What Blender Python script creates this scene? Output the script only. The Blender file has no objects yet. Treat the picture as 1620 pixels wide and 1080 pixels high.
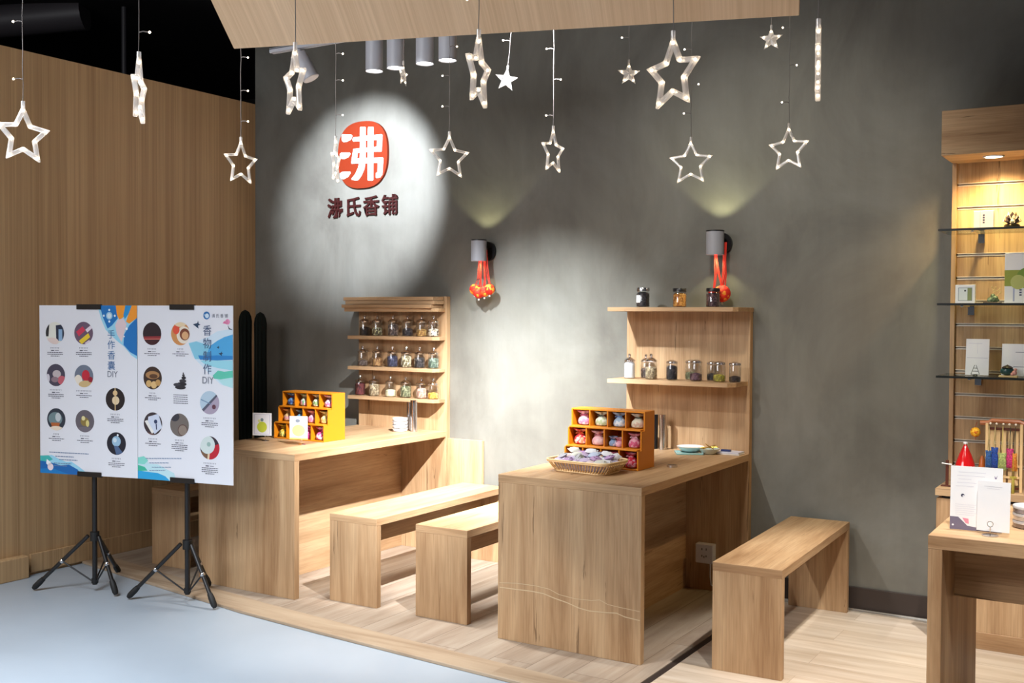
import bpy, math, random
from mathutils import Vector, Matrix
PI = math.pi
random.seed(7)
SC = bpy.context.scene
COL = SC.collection

# ------------------------------------------------------------------ camera
cam_d = bpy.data.cameras.new('camera')
cam_d.sensor_width = 36.0
cam_d.lens = 37.6746
cam_d.clip_start = 0.05
cam_d.clip_end = 60
cam = bpy.data.objects.new('camera', cam_d)
COL.objects.link(cam)
_r = Vector((0.850393, 0.526126, 0.004835)); _u = Vector((-0.0171, 0.018452, 0.999684)); _f = Vector((-0.52587, 0.850207, -0.024688))
cam.matrix_world = Matrix(((_r.x, _u.x, -_f.x, 0.0), (_r.y, _u.y, -_f.y, -5.46203), (_r.z, _u.z, -_f.z, 1.47218), (0, 0, 0, 1)))
SC.camera = cam

# ------------------------------------------------------------------ view, world, lights
SC.view_settings.view_transform = 'Standard'
SC.view_settings.look = 'None'
SC.view_settings.gamma = 1
SC.view_settings.use_curve_mapping = False
SC.view_settings.exposure = 0.0
w = bpy.data.worlds.new('world'); SC.world = w; w.use_nodes = True
w.node_tree.nodes['Background'].inputs[0].default_value = (0.75, 0.80, 0.9, 1)
w.node_tree.nodes['Background'].inputs[1].default_value = 0.08

def aim(o, tgt):
    d = Vector(tgt) - o.location
    o.rotation_euler = d.to_track_quat('-Z', 'Y').to_euler()

def spot(name, loc, tgt, watt, angle, blend=0.4, col=(1, 1, 1), rad=0.03):
    l = bpy.data.lights.new(name, 'SPOT'); l.energy = watt; l.spot_size = math.radians(angle); l.spot_blend = blend
    l.color = col; l.shadow_soft_size = rad
    o = bpy.data.objects.new(name, l); COL.objects.link(o); o.location = loc; aim(o, tgt)
    return o

def area(name, loc, tgt, watt, sx, sy, col=(1, 1, 1)):
    l = bpy.data.lights.new(name, 'AREA'); l.shape = 'RECTANGLE'; l.size = sx; l.size_y = sy; l.energy = watt; l.color = col
    o = bpy.data.objects.new(name, l); COL.objects.link(o); o.location = loc; aim(o, tgt)
    return o

COOL = (0.86, 0.93, 1.0); NEUT = (1.0, 0.97, 0.92); WARM = (1.0, 0.78, 0.5)
spot('logo_spot_light', (-4.0, -1.35, 2.80), (-4.47, 0, 2.28), 520, 51, 0.65, (0.82, 0.89, 1.0), 0.02)
spot('table_key_light', (-1.60, -2.27, 3.16), (-3.62, -0.42, 0.55), 2700, 36, 0.9, (0.97, 0.98, 1.0))
spot('wall_pool_light', (-3.30, -2.30, 3.3), (-3.06, 0, 0.76), 1500, 38, 1.0, (0.88, 0.95, 1.0))
spot('wall_fill_light', (-1.7, -2.2, 3.5), (-1.75, 0, 1.55), 170, 62, 1.0, (1.0, 0.97, 0.88), 0.15)  # unseen spot added to lift the middle of the back wall
spot('right_floor_light', (-0.35, -1.3, 3.4), (-0.80, -1.15, 0), 420, 44, 0.5, NEUT)
spot('counter_light', (-0.2, -3.2, 3.4), (-0.45, -1.5, 0.8), 380, 40, 0.6, NEUT)
spot('near_table_light', (-2.9, -3.7, 3.4), (-2.3, -1.2, 0.7), 260, 46, 0.9, NEUT)
area('hall_fill_light', (-3.7, -6.6, 3.4), (-3.2, -3.2, 1.0), 165, 3.2, 1.6, (0.96, 0.97, 1.0))  # added broad fill, stands in for mall light behind the camera
en = area('entrance_fill_light', (-3.5, -4.35, 3.6), (-3.45, -3.75, 0), 85, 1.2, 1.2, (0.84, 0.92, 1.0)); en.data.spread = math.radians(85)  # added area fill over the hallway floor, no fixture in view

# ------------------------------------------------------------------ helpers
def S(r, g, b, a=1.0):
    f = lambda c: (c / 255 / 12.92) if c / 255 <= 0.04045 else ((c / 255 + 0.055) / 1.055) ** 2.4
    return (f(r), f(g), f(b), a)

class MB:
    """collects shapes, builds ONE mesh object"""
    def __init__(s): s.v = []; s.f = []; s.m = []; s.c = []
    def add(s, vs, fs, m=0, col=None):
        b = len(s.v); s.v += [tuple(x) for x in vs]
        for i, f in enumerate(fs):
            s.f.append([b + k for k in f]); s.m.append(m[i] if isinstance(m, (list, tuple)) else m); s.c.append(col)
    def box(s, a, b, m=0, col=None, mt=None):
        x0, y0, z0 = a; x1, y1, z1 = b
        vs = [(x0, y0, z0), (x1, y0, z0), (x1, y1, z0), (x0, y1, z0), (x0, y0, z1), (x1, y0, z1), (x1, y1, z1), (x0, y1, z1)]
        if mt is not None: vs = [mt @ Vector(v) for v in vs]
        fs = [(0, 3, 2, 1), (4, 5, 6, 7), (0, 1, 5, 4), (2, 3, 7, 6), (1, 2, 6, 5), (3, 0, 4, 7)]
        if isinstance(m, (list, tuple)): m = [m[2], m[2], m[1], m[1], m[0], m[0]]
        s.add(vs, fs, m, col)
    def ring(s, c, ax, r, n, ref=None):
        ax = Vector(ax).normalized()
        t = Vector((0, 0, 1)) if abs(ax.z) < 0.9 else Vector((1, 0, 0))
        if ref is not None: t = Vector(ref)
        a = ax.cross(t).normalized(); b = ax.cross(a)
        return [Vector(c) + a * (r * math.cos(2 * PI * k / n)) + b * (r * math.sin(2 * PI * k / n)) for k in range(n)]
    def tube(s, pts, r, n=8, m=0, col=None, cap=True):
        pts = [Vector(p) for p in pts]; N = len(pts)
        rs = r if isinstance(r, (list, tuple)) else [r] * N
        vs = []
        for i, p in enumerate(pts):
            d = (pts[min(i + 1, N - 1)] - pts[max(i - 1, 0)])
            vs += s.ring(p, d, rs[i], n)
        fs = []
        for i in range(N - 1):
            for k in range(n):
                fs.append((i * n + k, i * n + (k + 1) % n, (i + 1) * n + (k + 1) % n, (i + 1) * n + k))
        if cap:
            fs.append(tuple(range(n))[::-1]); fs.append(tuple((N - 1) * n + k for k in range(n)))
        s.add(vs, fs, m, col)
    def lathe(s, prof, c=(0, 0, 0), n=20, m=0, col=None, fn=None):
        cx, cy, cz = c; vs = []
        for (r, z) in prof:
            for k in range(n):
                a = 2 * PI * k / n; rr = r if fn is None else fn(r, z, a)
                vs.append((cx + rr * math.cos(a), cy + rr * math.sin(a), cz + z))
        fs = []
        for i in range(len(prof) - 1):
            for k in range(n):
                fs.append((i * n + k, i * n + (k + 1) % n, (i + 1) * n + (k + 1) % n, (i + 1) * n + k))
        if prof[0][0] > 1e-6: fs.append(tuple(range(n))[::-1])
        if prof[-1][0] > 1e-6: fs.append(tuple((len(prof) - 1) * n + k for k in range(n)))
        s.add(vs, fs, m, col)
    def ball(s, c, r, n=12, m=0, col=None, sz=1.0):
        h = n // 2 + 1
        s.lathe([(r * math.sin(PI * i / h) + 1e-5, -r * sz * math.cos(PI * i / h)) for i in range(h + 1)], c, n, m, col)
    def poly(s, pts, m=0, col=None): s.add(pts, [tuple(range(len(pts)))], m, col)
    def build(s, name, mats, parent=None, smooth=False, bevel=0.0, loc=None):
        me = bpy.data.meshes.new(name); me.from_pydata(s.v, [], s.f)
        for mt in (mats if isinstance(mats, (list, tuple)) else [mats]): me.materials.append(mt)
        me.polygons.foreach_set('material_index', s.m)
        if any(c is not None for c in s.c):
            ca = me.color_attributes.new('Col', 'FLOAT_COLOR', 'CORNER'); i = 0
            dat = []
            for p, c in zip(me.polygons, s.c):
                for _ in range(p.loop_total): dat += list(c if c is not None else (1, 1, 1, 1))
            ca.data.foreach_set('color', dat)
        me.update(); me.validate()
        if smooth:
            me.polygons.foreach_set('use_smooth', [True] * len(me.polygons))
            try: me.set_sharp_from_angle(angle=math.radians(40))
            except Exception: pass
        o = bpy.data.objects.new(name, me); COL.objects.link(o)
        if parent is not None: o.parent = parent
        if loc is not None: o.location = loc
        if bevel > 0:
            b = o.modifiers.new('bevel', 'BEVEL'); b.width = bevel; b.segments = 1; b.limit_method = 'ANGLE'
        return o

def tag(o, label=None, cat=None, group=None, kind=None):
    if label: o['label'] = label
    if cat: o['category'] = cat
    if group: o['group'] = group
    if kind: o['kind'] = kind
    return o

def thing(name, label, cat, loc=(0, 0, 0), rotz=0.0, group=None):
    o = bpy.data.objects.new(name, None); o.empty_display_size = 0.05; COL.objects.link(o)
    o.location = loc; o.rotation_euler = (0, 0, rotz)
    return tag(o, label, cat, group)

def dup(root, loc, rotz=None, label=None, rot=None):
    r = root.copy(); COL.objects.link(r); r.location = loc
    if rotz is not None: r.rotation_euler = (0, 0, rotz)
    if rot is not None: r.rotation_euler = rot
    if label: r['label'] = label
    for ch in list(root.children):
        c = ch.copy(); COL.objects.link(c); c.parent = r
        for g in list(ch.children):
            d = g.copy(); COL.objects.link(d); d.parent = c
    return r

def text_mesh(body, name, parent, height, origin, mat, right=(1, 0, 0), up=(0, 0, 1), depth=0.001, bold=0.0, sx=1.0, vertical=False, gap=1.0, loc=None):
    """lettering: origin = lower left corner (upper left when vertical)"""
    R = Vector(right); U = Vector(up); Nn = R.cross(U)
    mb = MB()
    for i, ch in enumerate([body] if body.isascii() else body):
        cu = bpy.data.curves.new('lettering', 'FONT'); cu.body = ch; cu.extrude = 0.0; cu.offset = bold; cu.resolution_u = 3
        o = bpy.data.objects.new('lettering', cu); COL.objects.link(o)
        bpy.context.view_layer.update()
        me = bpy.data.meshes.new_from_object(o.evaluated_get(bpy.context.evaluated_depsgraph_get()))
        adv = 1.0
        for p in []: pass
        vs = []
        for v in me.vertices:
            if vertical: x = v.co.x * height * sx; z = v.co.y * height - height * 0.86 - i * height * gap
            else: x = (v.co.x + i * gap * adv) * height * sx; z = v.co.y * height
            vs.append(Vector(origin) + R * x + U * z)
        fs = [tuple(p.vertices) for p in me.polygons]
        n = len(vs)
        if depth > 0:
            top = [v + Nn * depth for v in vs]
            cnt = {}
            for f in fs:
                for a, b in zip(f, f[1:] + f[:1]): cnt[(a, b)] = 1
            side = [(a, b, b + n, a + n) for (a, b) in cnt if (b, a) not in cnt]
            mb.add(vs + top, [tuple(k + n for k in f) for f in fs] + [f[::-1] for f in fs] + side)
        else: mb.add(vs, fs)
        bpy.data.objects.remove(o); bpy.data.curves.remove(cu); bpy.data.meshes.remove(me)
    return mb.build(name, mat, parent, loc=loc)

# ------------------------------------------------------------------ materials
def newmat(name):
    m = bpy.data.materials.new(name); m.use_nodes = True
    nt = m.node_tree; b = nt.nodes['Principled BSDF']
    return m, nt, b
def plain(name, col, rough=0.5, metal=0.0, spec=0.5, emit=None, es=0.0, trans=0.0, alpha=1.0, coat=0.0):
    m, nt, b = newmat(name)
    b.inputs['Base Color'].default_value = col; b.inputs['Roughness'].default_value = rough; b.inputs['Metallic'].default_value = metal
    b.inputs['Specular IOR Level'].default_value = spec
    b.inputs['Transmission Weight'].default_value = trans; b.inputs['Coat Weight'].default_value = coat
    if emit is not None: b.inputs['Emission Color'].default_value = emit; b.inputs['Emission Strength'].default_value = es
    return m
def N(nt, t, **kw):
    n = nt.nodes.new(t)
    for k, v in kw.items():
        if k in n.inputs: n.inputs[k].default_value = v
        else: setattr(n, k, v)
    return n
def ramp(nt, stops):
    r = nt.nodes.new('ShaderNodeValToRGB'); e = r.color_ramp.elements
    while len(e) > 1: e.remove(e[-1])
    e[0].position = stops[0][0]; e[0].color = stops[0][1]
    for p, c in stops[1:]:
        k = e.new(p); k.color = c
    return r
def coords(nt, scale, rnd=True):
    tc = N(nt, 'ShaderNodeTexCoord'); oi = N(nt, 'ShaderNodeObjectInfo')
    mul = N(nt, 'ShaderNodeVectorMath', operation='MULTIPLY_ADD')
    cmb = N(nt, 'ShaderNodeCombineXYZ')
    for k in range(3): nt.links.new(oi.outputs['Random'], cmb.inputs[k])
    nt.links.new(cmb.outputs[0], mul.inputs[0]); mul.inputs[1].default_value = (13, 17, 11) if rnd else (0, 0, 0)
    nt.links.new(tc.outputs['Object'], mul.inputs[2])
    mp = N(nt, 'ShaderNodeMapping'); mp.inputs['Scale'].default_value = scale
    nt.links.new(mul.outputs[0], mp.inputs[0])
    return mp, mul
def oak(name, axis, c1, c2, c3, rough=0.5, crack=0.75, k=1.0):
    m, nt, b = newmat(name); L = nt.links
    sc = [9 * k, 9 * k, 9 * k]; sc[axis] = 0.9 * k
    mp, src = coords(nt, sc)
    n1 = N(nt, 'ShaderNodeTexNoise', Scale=1.0, Detail=5.0, Roughness=0.6, Distortion=0.5)
    L.new(mp.outputs[0], n1.inputs['Vector'])
    r1 = ramp(nt, [(0.30, c3), (0.5, c1), (0.71, c2)]); L.new(n1.outputs['Fac'], r1.inputs[0])
    mp2 = N(nt, 'ShaderNodeMapping'); s2 = [150 * k] * 3; s2[axis] = 4 * k; mp2.inputs['Scale'].default_value = s2
    L.new(src.outputs[0], mp2.inputs[0])
    n2 = N(nt, 'ShaderNodeTexNoise', Scale=1.0, Detail=2.0, Roughness=0.7); L.new(mp2.outputs[0], n2.inputs['Vector'])
    r2 = ramp(nt, [(0.3, (0.74, 0.71, 0.68, 1)), (0.6, (1, 1, 1, 1))]); L.new(n2.outputs['Fac'], r2.inputs[0])
    mx = N(nt, 'ShaderNodeMix', data_type='RGBA', blend_type='MULTIPLY'); mx.inputs[0].default_value = 0.8
    L.new(r1.outputs[0], mx.inputs[6]); L.new(r2.outputs[0], mx.inputs[7])
    # long dark check lines
    mp3 = N(nt, 'ShaderNodeMapping'); s3 = [32 * k] * 3; s3[axis] = 1.5 * k; mp3.inputs['Scale'].default_value = s3
    L.new(src.outputs[0], mp3.inputs[0])
    n3 = N(nt, 'ShaderNodeTexNoise', Scale=1.0, Detail=5.0, Roughness=0.6, Distortion=1.2); L.new(mp3.outputs[0], n3.inputs['Vector'])
    r3 = ramp(nt, [(0.315, (1, 1, 1, 1)), (0.335, (0, 0, 0, 1))]); L.new(n3.outputs['Fac'], r3.inputs[0])
    ml = N(nt, 'ShaderNodeMath', operation='MULTIPLY'); ml.inputs[1].default_value = crack; L.new(r3.outputs[0], ml.inputs[0])
    mx2 = N(nt, 'ShaderNodeMix', data_type='RGBA', blend_type='MIX'); L.new(ml.outputs[0], mx2.inputs[0])
    L.new(mx.outputs[2], mx2.inputs[6]); mx2.inputs[7].default_value = S(104, 78, 54)
    L.new(mx2.outputs[2], b.inputs['Base Color']); b.inputs['Roughness'].default_value = rough
    b.inputs['Specular IOR Level'].default_value = 0.35
    return m
OC = (S(183, 149, 112), S(200, 169, 132), S(153, 117, 82))
OX, OY, OZ = [oak('oak_' + 'xyz'[a], a, *OC) for a in range(3)]
OAK_Z = [OZ, OY, OX]                           # material slots: 0 vertical grain, 1 along y, 2 along x

def veneer(name, c1, c2, axis=2, k=1.0, rough=0.55):
    m, nt, b = newmat(name); L = nt.links
    sc = [55 * k] * 3; sc[axis] = 0.35
    mp, src = coords(nt, sc, False)
    n1 = N(nt, 'ShaderNodeTexNoise', Scale=1.0, Detail=4.0, Roughness=0.75); L.new(mp.outputs[0], n1.inputs['Vector'])
    mp2 = N(nt, 'ShaderNodeMapping'); s2 = [7.0] * 3; s2[axis] = 0.3; mp2.inputs['Scale'].default_value = s2; L.new(src.outputs[0], mp2.inputs[0])
    n2 = N(nt, 'ShaderNodeTexNoise', Scale=1.0, Detail=2.0); L.new(mp2.outputs[0], n2.inputs['Vector'])
    ad = N(nt, 'ShaderNodeMix', data_type='FLOAT'); ad.inputs[0].default_value = 0.35; L.new(n1.outputs['Fac'], ad.inputs[2]); L.new(n2.outputs['Fac'], ad.inputs[3])
    r = ramp(nt, [(0.36, c2), (0.62, c1)]); L.new(ad.outputs[0], r.inputs[0])
    L.new(r.outputs[0], b.inputs['Base Color']); b.inputs['Roughness'].default_value = rough; b.inputs['Specular IOR Level'].default_value = 0.3
    return m
WALLWOOD = veneer('wall_veneer', S(206, 170, 126), S(166, 132, 93))
CANOPYWOOD = veneer('canopy_veneer', S(242, 208, 170), S(216, 178, 138), axis=1)

def concrete(name, c1, c2, c3):
    m, nt, b = newmat(name); L = nt.links
    tc = N(nt, 'ShaderNodeTexCoord')
    mp = N(nt, 'ShaderNodeMapping'); mp.inputs['Scale'].default_value = (1.0, 1.0, 0.7); L.new(tc.outputs['Object'], mp.inputs[0])
    n1 = N(nt, 'ShaderNodeTexNoise', Scale=1.6, Detail=7.0, Roughness=0.62, Distortion=0.6); L.new(mp.outputs[0], n1.inputs['Vector'])
    r1 = ramp(nt, [(0.3, c3), (0.52, c1), (0.75, c2)]); L.new(n1.outputs['Fac'], r1.inputs[0])
    mp2 = N(nt, 'ShaderNodeMapping'); mp2.inputs['Scale'].default_value = (5, 5, 0.8); L.new(tc.outputs['Object'], mp2.inputs[0])
    n2 = N(nt, 'ShaderNodeTexNoise', Scale=1.0, Detail=5.0, Roughness=0.7); L.new(mp2.outputs[0], n2.inputs['Vector'])
    r2 = ramp(nt, [(0.3, (0.82, 0.82, 0.82, 1)), (0.65, (1, 1, 1, 1))]); L.new(n2.outputs['Fac'], r2.inputs[0])
    mx = N(nt, 'ShaderNodeMix', data_type='RGBA', blend_type='MULTIPLY'); mx.inputs[0].default_value = 0.8
    L.new(r1.outputs[0], mx.inputs[6]); L.new(r2.outputs[0], mx.inputs[7]); L.new(mx.outputs[2], b.inputs['Base Color'])
    b.inputs['Roughness'].default_value = 0.62; b.inputs['Specular IOR Level'].default_value = 0.3
    bp = N(nt, 'ShaderNodeBump'); bp.inputs['Strength'].default_value = 0.12; bp.inputs['Distance'].default_value = 0.01
    L.new(n1.outputs['Fac'], bp.inputs['Height']); L.new(bp.outputs[0], b.inputs['Normal'])
    return m
CONC = concrete('plaster_grey', S(117, 115, 107), S(131, 130, 123), S(99, 96, 89))

def planks(name, axis, c1, c2, c3, pw, pl, gap=0.004, rough=0.5, gapc=S(70, 56, 44)):
    """floor boards running along axis (0 x, 1 y)"""
    m, nt, b = newmat(name); L = nt.links
    tc = N(nt, 'ShaderNodeTexCoord')
    mpb = N(nt, 'ShaderNodeMapping'); 
    if axis == 1: mpb.inputs['Rotation'].default_value = (0, 0, PI / 2)
    L.new(tc.outputs['Object'], mpb.inputs[0])
    br = N(nt, 'ShaderNodeTexBrick'); br.offset = 0.37
    br.inputs['Scale'].default_value = 1.0; br.inputs['Mortar Size'].default_value = gap; br.inputs['Mortar Smooth'].default_value = 0.2
    br.inputs['Brick Width'].default_value = pl; br.inputs['Row Height'].default_value = pw
    br.inputs['Color1'].default_value = (0.15, 0.15, 0.15, 1); br.inputs['Color2'].default_value = (0.85, 0.85, 0.85, 1); br.inputs['Mortar'].default_value = (0.5, 0.5, 0.5, 1)
    L.new(mpb.outputs[0], br.inputs['Vector'])
    mp = N(nt, 'ShaderNodeMapping'); sc = [12.0] * 3; sc[axis] = 1.0; mp.inputs['Scale'].default_value = sc
    ad = N(nt, 'ShaderNodeVectorMath', operation='MULTIPLY_ADD'); L.new(br.outputs['Color'], ad.inputs[0]); ad.inputs[1].default_value = (5, 5, 5); L.new(tc.outputs['Object'], ad.inputs[2])
    L.new(ad.outputs[0], mp.inputs[0])
    n1 = N(nt, 'ShaderNodeTexNoise', Scale=1.0, Detail=5.0, Roughness=0.65, Distortion=0.6); L.new(mp.outputs[0], n1.inputs['Vector'])
    r1 = ramp(nt, [(0.3, c3), (0.5, c1), (0.72, c2)]); L.new(n1.outputs['Fac'], r1.inputs[0])
    hs = N(nt, 'ShaderNodeMix', data_type='RGBA', blend_type='MULTIPLY'); hs.inputs[0].default_value = 0.14
    L.new(r1.outputs[0], hs.inputs[6]); L.new(br.outputs['Color'], hs.inputs[7])
    mx = N(nt, 'ShaderNodeMix', data_type='RGBA', blend_type='MIX'); L.new(br.outputs['Fac'], mx.inputs[0]); L.new(hs.outputs[2], mx.inputs[6]); mx.inputs[7].default_value = gapc
    L.new(mx.outputs[2], b.inputs['Base Color']); b.inputs['Roughness'].default_value = rough; b.inputs['Specular IOR Level'].default_value = 0.4
    return m
DECK = planks('deck_boards', 1, S(166, 149, 132), S(182, 168, 152), S(140, 121, 103), 0.19, 1.6, 0.002, 0.5, S(120, 104, 90))
DECKEDGE = planks('deck_edge_board', 0, S(168, 146, 122), S(184, 164, 140), S(138, 114, 90), 0.5, 6.4, 0.0)
PALE = planks('pale_boards', 0, S(206, 188, 168), S(222, 207, 190), S(186, 164, 140), 0.19, 1.3, 0.0012, 0.42, S(172, 152, 132))

def epoxy():
    m, nt, b = newmat('grey_epoxy_floor'); L = nt.links
    tc = N(nt, 'ShaderNodeTexCoord')
    n1 = N(nt, 'ShaderNodeTexNoise', Scale=1.3, Detail=5.0, Roughness=0.6); L.new(tc.outputs['Object'], n1.inputs['Vector'])
    r1 = ramp(nt, [(0.3, S(158, 168, 178)), (0.7, S(168, 178, 188))]); L.new(n1.outputs['Fac'], r1.inputs[0])
    L.new(r1.outputs[0], b.inputs['Base Color'])
    r2 = ramp(nt, [(0.3, (0.3, 0.3, 0.3, 1)), (0.7, (0.34, 0.34, 0.34, 1))]); L.new(n1.outputs['Fac'], r2.inputs[0]); L.new(r2.outputs[0], b.inputs['Roughness'])
    return m
EPOXY = epoxy()

def glassy(name, tint=(1, 1, 1, 1), fac=0.1):
    m = bpy.data.materials.new(name); m.use_nodes = True; nt = m.node_tree; nt.nodes.clear(); L = nt.links
    o = N(nt, 'ShaderNodeOutputMaterial'); t = N(nt, 'ShaderNodeBsdfTransparent'); t.inputs[0].default_value = tint
    g = N(nt, 'ShaderNodeBsdfGlossy'); g.inputs['Roughness'].default_value = 0.08
    lw = N(nt, 'ShaderNodeLayerWeight'); lw.inputs['Blend'].default_value = 0.35
    ma = N(nt, 'ShaderNodeMath', operation='MULTIPLY_ADD'); L.new(lw.outputs['Facing'], ma.inputs[0]); ma.inputs[1].default_value = 0.55; ma.inputs[2].default_value = fac
    mx = N(nt, 'ShaderNodeMixShader'); L.new(ma.outputs[0], mx.inputs[0]); L.new(t.outputs[0], mx.inputs[1]); L.new(g.outputs[0], mx.inputs[2]); L.new(mx.outputs[0], o.inputs[0])
    return m
GLASS = glassy('jar_glass', (0.96, 0.97, 0.97, 1), 0.07)
SHELFGLASS = glassy('shelf_glass', (0.80, 0.88, 0.85, 1), 0.12)
def clearplastic():
    m = bpy.data.materials.new('clear_star_plastic'); m.use_nodes = True; nt = m.node_tree; nt.nodes.clear(); L = nt.links
    o = N(nt, 'ShaderNodeOutputMaterial'); t = N(nt, 'ShaderNodeBsdfTransparent')
    d = N(nt, 'ShaderNodeBsdfTranslucent'); d.inputs[0].default_value = (0.95, 0.93, 0.92, 1)
    d2 = N(nt, 'ShaderNodeBsdfDiffuse'); d2.inputs[0].default_value = (0.92, 0.9, 0.9, 1)
    g = N(nt, 'ShaderNodeBsdfGlossy'); g.inputs['Roughness'].default_value = 0.15
    a = N(nt, 'ShaderNodeMixShader'); a.inputs[0].default_value = 0.5; L.new(d.outputs[0], a.inputs[1]); L.new(d2.outputs[0], a.inputs[2])
    b2 = N(nt, 'ShaderNodeMixShader'); b2.inputs[0].default_value = 0.25; L.new(a.outputs[0], b2.inputs[1]); L.new(g.outputs[0], b2.inputs[2])
    c = N(nt, 'ShaderNodeMixShader'); c.inputs[0].default_value = 0.52; L.new(t.outputs[0], c.inputs[1]); L.new(b2.outputs[0], c.inputs[2]); L.new(c.outputs[0], o.inputs[0])
    return m
STARP = clearplastic()
LED = plain('warm_led', (1, 0.9, 0.75, 1), 0.4, emit=(1.0, 0.80, 0.55, 1), es=16.0)
WIRE = plain('clear_wire', S(118, 112, 110), 0.6, spec=0.3)
def printmat():
    m, nt, b = newmat('printed_ink'); a = N(nt, 'ShaderNodeVertexColor'); a.layer_name = 'Col'
    nt.links.new(a.outputs[0], b.inputs['Base Color']); b.inputs['Roughness'].default_value = 0.5
    return m
PRINT = printmat()
def speckle(name, cols, scale=70):
    m, nt, b = newmat(name); tc = N(nt, 'ShaderNodeTexCoord')
    v = N(nt, 'ShaderNodeTexVoronoi', Scale=float(scale)); nt.links.new(tc.outputs['Object'], v.inputs['Vector'])
    sp = N(nt, 'ShaderNodeSeparateColor'); nt.links.new(v.outputs['Color'], sp.inputs[0])
    n = len(cols); r = ramp(nt, [(i / n, c) for i, c in enumerate(cols)]); r.color_ramp.interpolation = 'CONSTANT'
    nt.links.new(sp.outputs[0], r.inputs[0]); nt.links.new(r.outputs[0], b.inputs['Base Color']); b.inputs['Roughness'].default_value = 0.7
    bp = N(nt, 'ShaderNodeBump'); bp.inputs['Strength'].default_value = 0.6; bp.inputs['Distance'].default_value = 0.003; bp.invert = True
    nt.links.new(v.outputs['Distance'], bp.inputs['Height']); nt.links.new(bp.outputs[0], b.inputs['Normal'])
    return m
BLACK = plain('black_metal', S(24, 23, 25), 0.35)
RUBBER = plain('black_rubber', S(18, 18, 19), 0.6)
DARK = plain('dark_ceiling', S(20, 18, 22), 0.8)
STEEL = plain('brushed_steel', S(205, 205, 208), 0.22, 1.0)
CHROME = plain('chrome', S(220, 220, 222), 0.12, 1.0)
ALU = plain('aluminium', S(205, 203, 198), 0.3, 1.0)
WHITE = plain('white_ceramic', S(238, 238, 238), 0.25)
WHITEM = plain('white_enamel', S(205, 205, 212), 0.4)
PAPER = plain('white_paper', S(240, 240, 242), 0.6)
BOARD = plain('white_foam_board', S(226, 227, 234), 0.5)
RED = plain('sign_red', S(116, 36, 9), 0.7, spec=0.2)
REDTXT = plain('sign_dark_red', S(46, 9, 7), 0.7, spec=0.2)
SIGNW = plain('sign_white', S(235, 235, 235), 0.5)
ORANGE = plain('orange_stained_wood', S(208, 126, 16), 0.42)
BROWNBLK = plain('dark_skirting', S(52, 42, 38), 0.5)
INKBLUE = plain('ink_slate_blue', S(70, 90, 125), 0.6)
INKGREY = plain('ink_grey', S(120, 124, 138), 0.6)

# ------------------------------------------------------------------ the setting
CEIL = 3.75
def struct(name, mb, mats, **kw): return tag(mb.build(name, mats, **kw), kind='structure')
m = MB(); m.box((-5.5, 0, -0.02), (2.2, 0.12, CEIL)); struct('wall_back', m, CONC)
m = MB(); m.box((-5.62, -6.5, -0.02), (-5.5, 0.12, 2.937)); struct('wall_left', m, WALLWOOD)
m = MB(); m.box((-9.2, -6.5, -0.02), (-9.0, 3.0, CEIL)); struct('wall_far_left', m, DARK)
m = MB(); m.box((-9.2, 2.8, -0.02), (-5.5, 3.0, CEIL)); struct('wall_far_back', m, DARK)
m = MB(); m.box((-9.2, -9.0, CEIL), (2.2, 3.0, CEIL + 0.1)); struct('ceiling', m, DARK)
m = MB(); m.box((-9.2, -9.5, -0.1), (2.2, 3.0, -0.014)); struct('floor', m, EPOXY)
# raised timber deck and its edging board
edge = [(-5.5, -1.42), (-5.17, -1.475), (-3.925, -1.675), (-3.377, -1.727), (-2.617, -1.785), (-1.80, -1.842)]
inner = [(-5.5, -1.24), (-5.17, -1.30), (-3.925, -1.505), (-3.377, -1.565), (-2.617, -1.635), (-1.80, -1.70)]
def slab(pts, z0, z1, mb=None):
    mb = mb or MB(); n = len(pts)
    mb.add([(x, y, z0) for x, y in pts] + [(x, y, z1) for x, y in pts],
           [tuple(range(n))[::-1], tuple(range(n, 2 * n))] + [(i, (i + 1) % n, n + (i + 1) % n, n + i) for i in range(n)])
    return mb
struct('floor_deck', slab(inner + [(-1.80, 0), (-5.5, 0)], -0.014, 0.0), DECK)
struct('trim_deck_edge', slab(edge + inner[::-1], -0.0139, 0.001), DECKEDGE, bevel=0.002)
struct('trim_floor_joint', slab([(-1.80, -1.86), (-1.765, -1.86), (-1.765, 0), (-1.80, 0)], -0.0139, -0.004), BROWNBLK)
struct('floor_pale', slab([(-1.765, -4.2), (2.2, -4.2), (2.2, 0), (-1.765, 0)], -0.014, 0.0), PALE)
m = MB(); m.box((-1.86, -0.014, 0.0), (1.2, 0.0, 0.118)); struct('baseboard_back', m, BROWNBLK, bevel=0.002)
m = MB(); m.box((-1.75, -0.05, 0.0), (1.2, -0.016, 0.008)); m.box((-1.75, -0.032, 0.008), (1.2, -0.028, 0.014)); struct('trim_floor_strip', m, ALU)
m = MB(); m.box((-5.5, -1.76, 0.0), (-5.485, -0.01, 0.105)); struct('baseboard_left', m, [WALLWOOD], bevel=0.002)
m = MB(); m.box((-5.5, -6.4, -0.014), (-5.44, -1.80, 0.11)); struct('trim_left_plinth', m, [WALLWOOD], bevel=0.004)

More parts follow.
